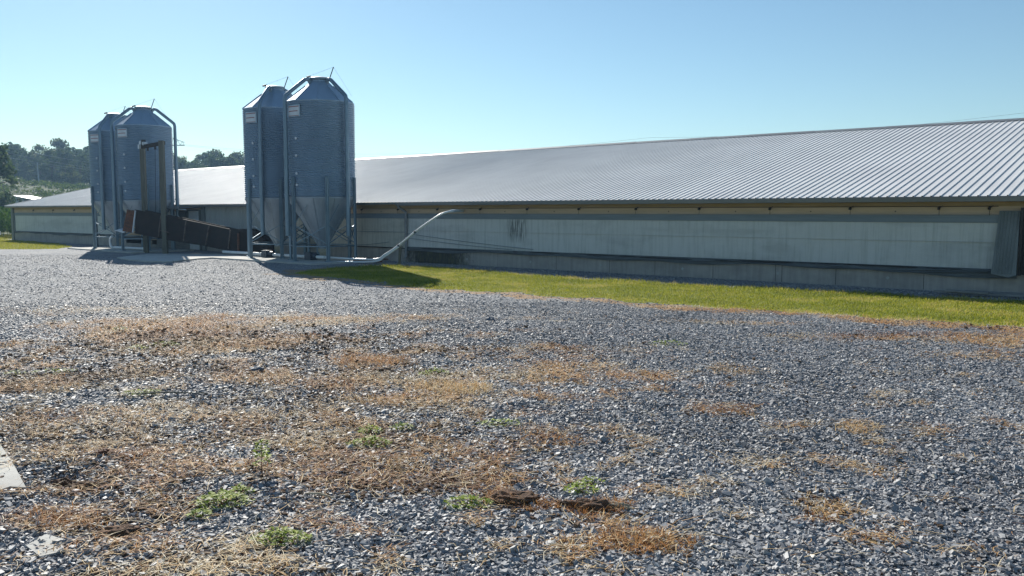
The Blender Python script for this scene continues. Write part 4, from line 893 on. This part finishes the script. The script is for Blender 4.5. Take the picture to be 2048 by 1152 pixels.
weed(400, 1030, .07, .05, 70, 'yellow-green sprig at the lower left of the big weed patch')
weed(563, 1083, .15, .08, 240, 'low spreading weed near the bottom edge, left of centre')
weed(524, 950, .08, .30, 120, 'single tall upright weed stalk among straw, left of centre', True)
weed(738, 893, .16, .08, 220, 'bushy green weed in brown straw near photo centre')
weed(742, 866, .10, .08, 120, 'smaller weed just behind the bushy one near photo centre')
weed(805, 858, .10, .05, 80, 'low weed to the right of the bushy pair near photo centre')
weed(1000, 850, .16, .04, 110, 'flat yellow-green weed at the edge of clean gravel')
weed(1160, 990, .10, .07, 90, 'small broad-leaved weed behind the right-hand manure clump')
weed(935, 1015, .14, .06, 140, 'spreading weed at the left end of the left-hand manure clump')
weed(288, 792, .18, .04, 110, 'flat bright weed beside a thin stick in the left gravel')
weed(870, 748, .17, .08, 130, 'dull green tuft behind the tan grass tuft')
weed(1335, 687, .25, .06, 110, 'far green tuft alone in the grey gravel right of centre')
weed(275, 698, .12, .08, 70, 'left one of two bright weeds in the far left dry patch')
weed(330, 690, .18, .10, 100, 'right one of two bright weeds in the far left dry patch')
weed(240, 662, .12, .08, 60, 'farthest weed at left, thin and yellow-green')
weed(108, 743, .22, .04, 90, 'pale green weed beside the rough dark rut at left')
weed(1180, 972, .08, .05, 50, 'tiny weed behind the broad-leaved one')
weed(30, 748, .12, .05, 50, 'weak green sprigs by the left photo edge')
# tan grass tufts
def tuft(px, py, rad, h, n, label, shade=.75):
    p = at(px, py); a = rng.uniform(0, 6.28, n); q = rad*rng.random(n)**.6
    q = q*1.45; X = p[0]+q*(np.cos(a)*RV[0]*1.4+np.sin(a)*F0[0]); Y = p[1]+q*(np.cos(a)*RV[1]*1.4+np.sin(a)*F0[1])
    f7 = fbm(X/rad*1.1+px, Y/rad*1.1, 3); kk = rng.random(n) < sstep(.36, .6, f7+.35*(1-q/rad)); X, Y = X[kk], Y[kk]; n = len(X)
    V, Q, s5 = blades(X-p[0], Y-p[1], gz(X, Y), rng.uniform(.4, 1.1, n)*h, rng.uniform(.003, .006, n), rng.uniform(.35, 1.4, n), np.clip(rng.normal(shade, .15, n), 0, 1), .6)
    o = link('dry_tuft', np_mesh('dry_tuft', V, Q, M['straw'], s5), None, (p[0], p[1], 0)); props(o, label, 'grass tuft', 'dry grass tufts in the gravel')
tuft(915, 778, .30, .14, 1400, 'largest tan grass tuft, standing right of photo centre line', .8)
tuft(745, 722, .35, .11, 1100, 'rust coloured grass tuft in the middle distance, left of centre', .45)
tuft(745, 800, .22, .08, 500, 'short tan tuft left of the largest tan tuft', .7)
tuft(1718, 858, .17, .09, 600, 'tan straw tuft alone in the right-hand gravel', .7)
tuft(450, 655, .7, .08, 1500, 'pale dry grass clump in the far left dry patch', .8)
tuft(1290, 1085, .18, .07, 1600, 'matted brown straw clump at the bottom right of centre', .42)
tuft(605, 895, .14, .07, 400, 'small yellowish tuft near the tall weed stalk', .65)
tuft(280, 912, .14, .06, 500, 'rust orange grass tuft in the left foreground', .35)
tuft(110, 1035, .20, .06, 1500, 'orange matted grass in front of the lower left concrete corner', .40)
tuft(1640, 1040, .12, .04, 500, 'dark brown straw mat in the right foreground', .2)
tuft(1290, 905, .10, .06, 150, 'sparse pale straw wisps in open gravel right of centre', .9)
tuft(1440, 826, .2, .05, 450, 'low orange-brown straw mat in the right-hand gravel', .4)
tuft(1025, 1006, .17, .10, 1500, 'brown straw stuck over the left manure clump', .33)
tuft(1185, 1022, .15, .09, 1300, 'brown straw stuck over the right manure clump', .36)
tuft(1120, 880, .14, .05, 250, 'small rusty tuft in gravel right of centre', .35)
def lump(px, py, rx, ry, rz, seed, mat, label, name='soil_clod', cat='clod', yaw=0, amp=.5, group=None):
    p = at(px, py); z0 = float(gz(np.array([p[0]]), np.array([p[1]]))[0]); bm = bmesh.new(); bmesh.ops.create_icosphere(bm, subdivisions=4, radius=1)
    r = np.random.default_rng(seed); o1 = r.random(3)*20
    from mathutils import noise as mn
    for v_ in bm.verts:
        q = v_.co.copy(); d = mn.fractal(q*1.6+Vector(tuple(o1)), 1, 2, 5)*amp; v_.co = q*(1+d)
        v_.co = Vector((v_.co.x*rx, v_.co.y*ry, v_.co.z*rz))
    me = bpy.data.meshes.new(name); bm.to_mesh(me); bm.free(); me.materials.append(M[mat])
    o = link(name, me, None, (p[0], p[1], z0+rz*.25+.008)); o.rotation_euler = (0, 0, math.pi/2-TH+yaw); return props(o, label, cat, group)
lump(1030, 1005, .17, .10, .045, 3, 'clod', 'dark brown manure clump, left one of the pair near the bottom centre', 'manure_clump', 'manure', .1, .7, 'clumps of manure')
lump(1180, 1020, .17, .07, .038, 4, 'clod', 'long dark brown manure clump, right one of the pair near the bottom centre', 'manure_clump', 'manure', -.2, .7, 'clumps of manure')
M['pale'] = simple('pale_fibre', (.52, .45, .33), (.3, .24, .16), 20, rough=.9, bmp=.8, bd=.01)
lump(1228, 1022, .11, .035, .03, 5, 'pale', 'pale fibrous clump at the right end of the right manure clump', 'fibre_clump', 'debris', -.25, .6)
lump(128, 952, .09, .06, .06, 6, 'clod', 'round dark soil clod sitting in the small hole at left')
lump(205, 905, .07, .05, .03, 8, 'rustorange', 'orange-brown clod near the slab edge at left')
lump(170, 965, .10, .05, .035, 9, 'clod', 'dark soil heap right of the round clod')
lump(240, 1062, .13, .07, .04, 12, 'clod', 'dark loose soil mound in the lower left straw')
M['rock'] = simple('slate_rock', (.17, .19, .22), (.10, .11, .14), 9, rough=.7, bmp=.5, bd=.006)
for i, (x, y, s5, lab) in enumerate(((513, 746, .10, 'dark flat rock in the left middle gravel'), (545, 967, .045, 'blue-grey stone left of the tall weed'), (425, 812, .035, 'small dark stone below the tan patches at left'), (759, 936, .045, 'brownish stone beside straw near the centre'), (980, 640, .10, 'dark stone far off near the lawn edge'), (1145, 758, .06, 'pale stone in middle gravel right of centre'), (1780, 800, .05, 'larger stone in right-hand gravel'), (1950, 960, .05, 'stone at the right edge of the foreground'), (1062, 925, .05, 'flat blue-grey stone in the clean gravel'))):
    lump(x, y, s5, s5*.7, s5*.45, 30+i, 'rock', lab, 'rock', 'rock', i*.7, .35, 'larger stones in the gravel')
# loose sticks
for i, (x, y, L_, yaw, lab) in enumerate(((335, 795, .9, .05, 'thin dark stick lying beside the flat bright weed at left'), (640, 1000, .25, -.4, 'pale twig lying on gravel left of centre'), (150, 895, .14, -.3, 'short pale wood chip near the slab edge at left'))):
    p = at(x, y); z0 = float(gz(np.array([p[0]]), np.array([p[1]]))[0])+.045; a = math.pi/2-TH+yaw; dv = Vector((math.cos(a), math.sin(a), 0))*L_/2; c = Vector((p[0], p[1], z0)); g = MB(); g.tube([c-dv, c+Vector((0, 0, .015)), c+dv], [.006, .009, .005], 6); solo('stick', g, M['wood' if i == 0 else 'pale'], lab, 'stick')

# ------------------------------------------------------------------ haze over the far fields
HAZE = 0.0004
if HAZE > 0:
    g = MB(); g.box((-420, -40, -3), (160, 420, 45)); me = g.mesh('haze', M['wire']); me.materials.clear()
    m = bpy.data.materials.new('haze_air'); m.use_nodes = True; t = m.node_tree; t.nodes.clear(); o_ = t.nodes.new('ShaderNodeOutputMaterial'); pv = t.nodes.new('ShaderNodeVolumePrincipled')
    pv.inputs['Density'].default_value = HAZE; pv.inputs['Color'].default_value = (.42, .68, 1, 1); pv.inputs['Anisotropy'].default_value = .3
    t.links.new(pv.outputs[0], o_.inputs['Volume']); me.materials.append(m); props(link('haze', me), 'thin bluish haze over the distant hill', 'haze', None, 'stuff')
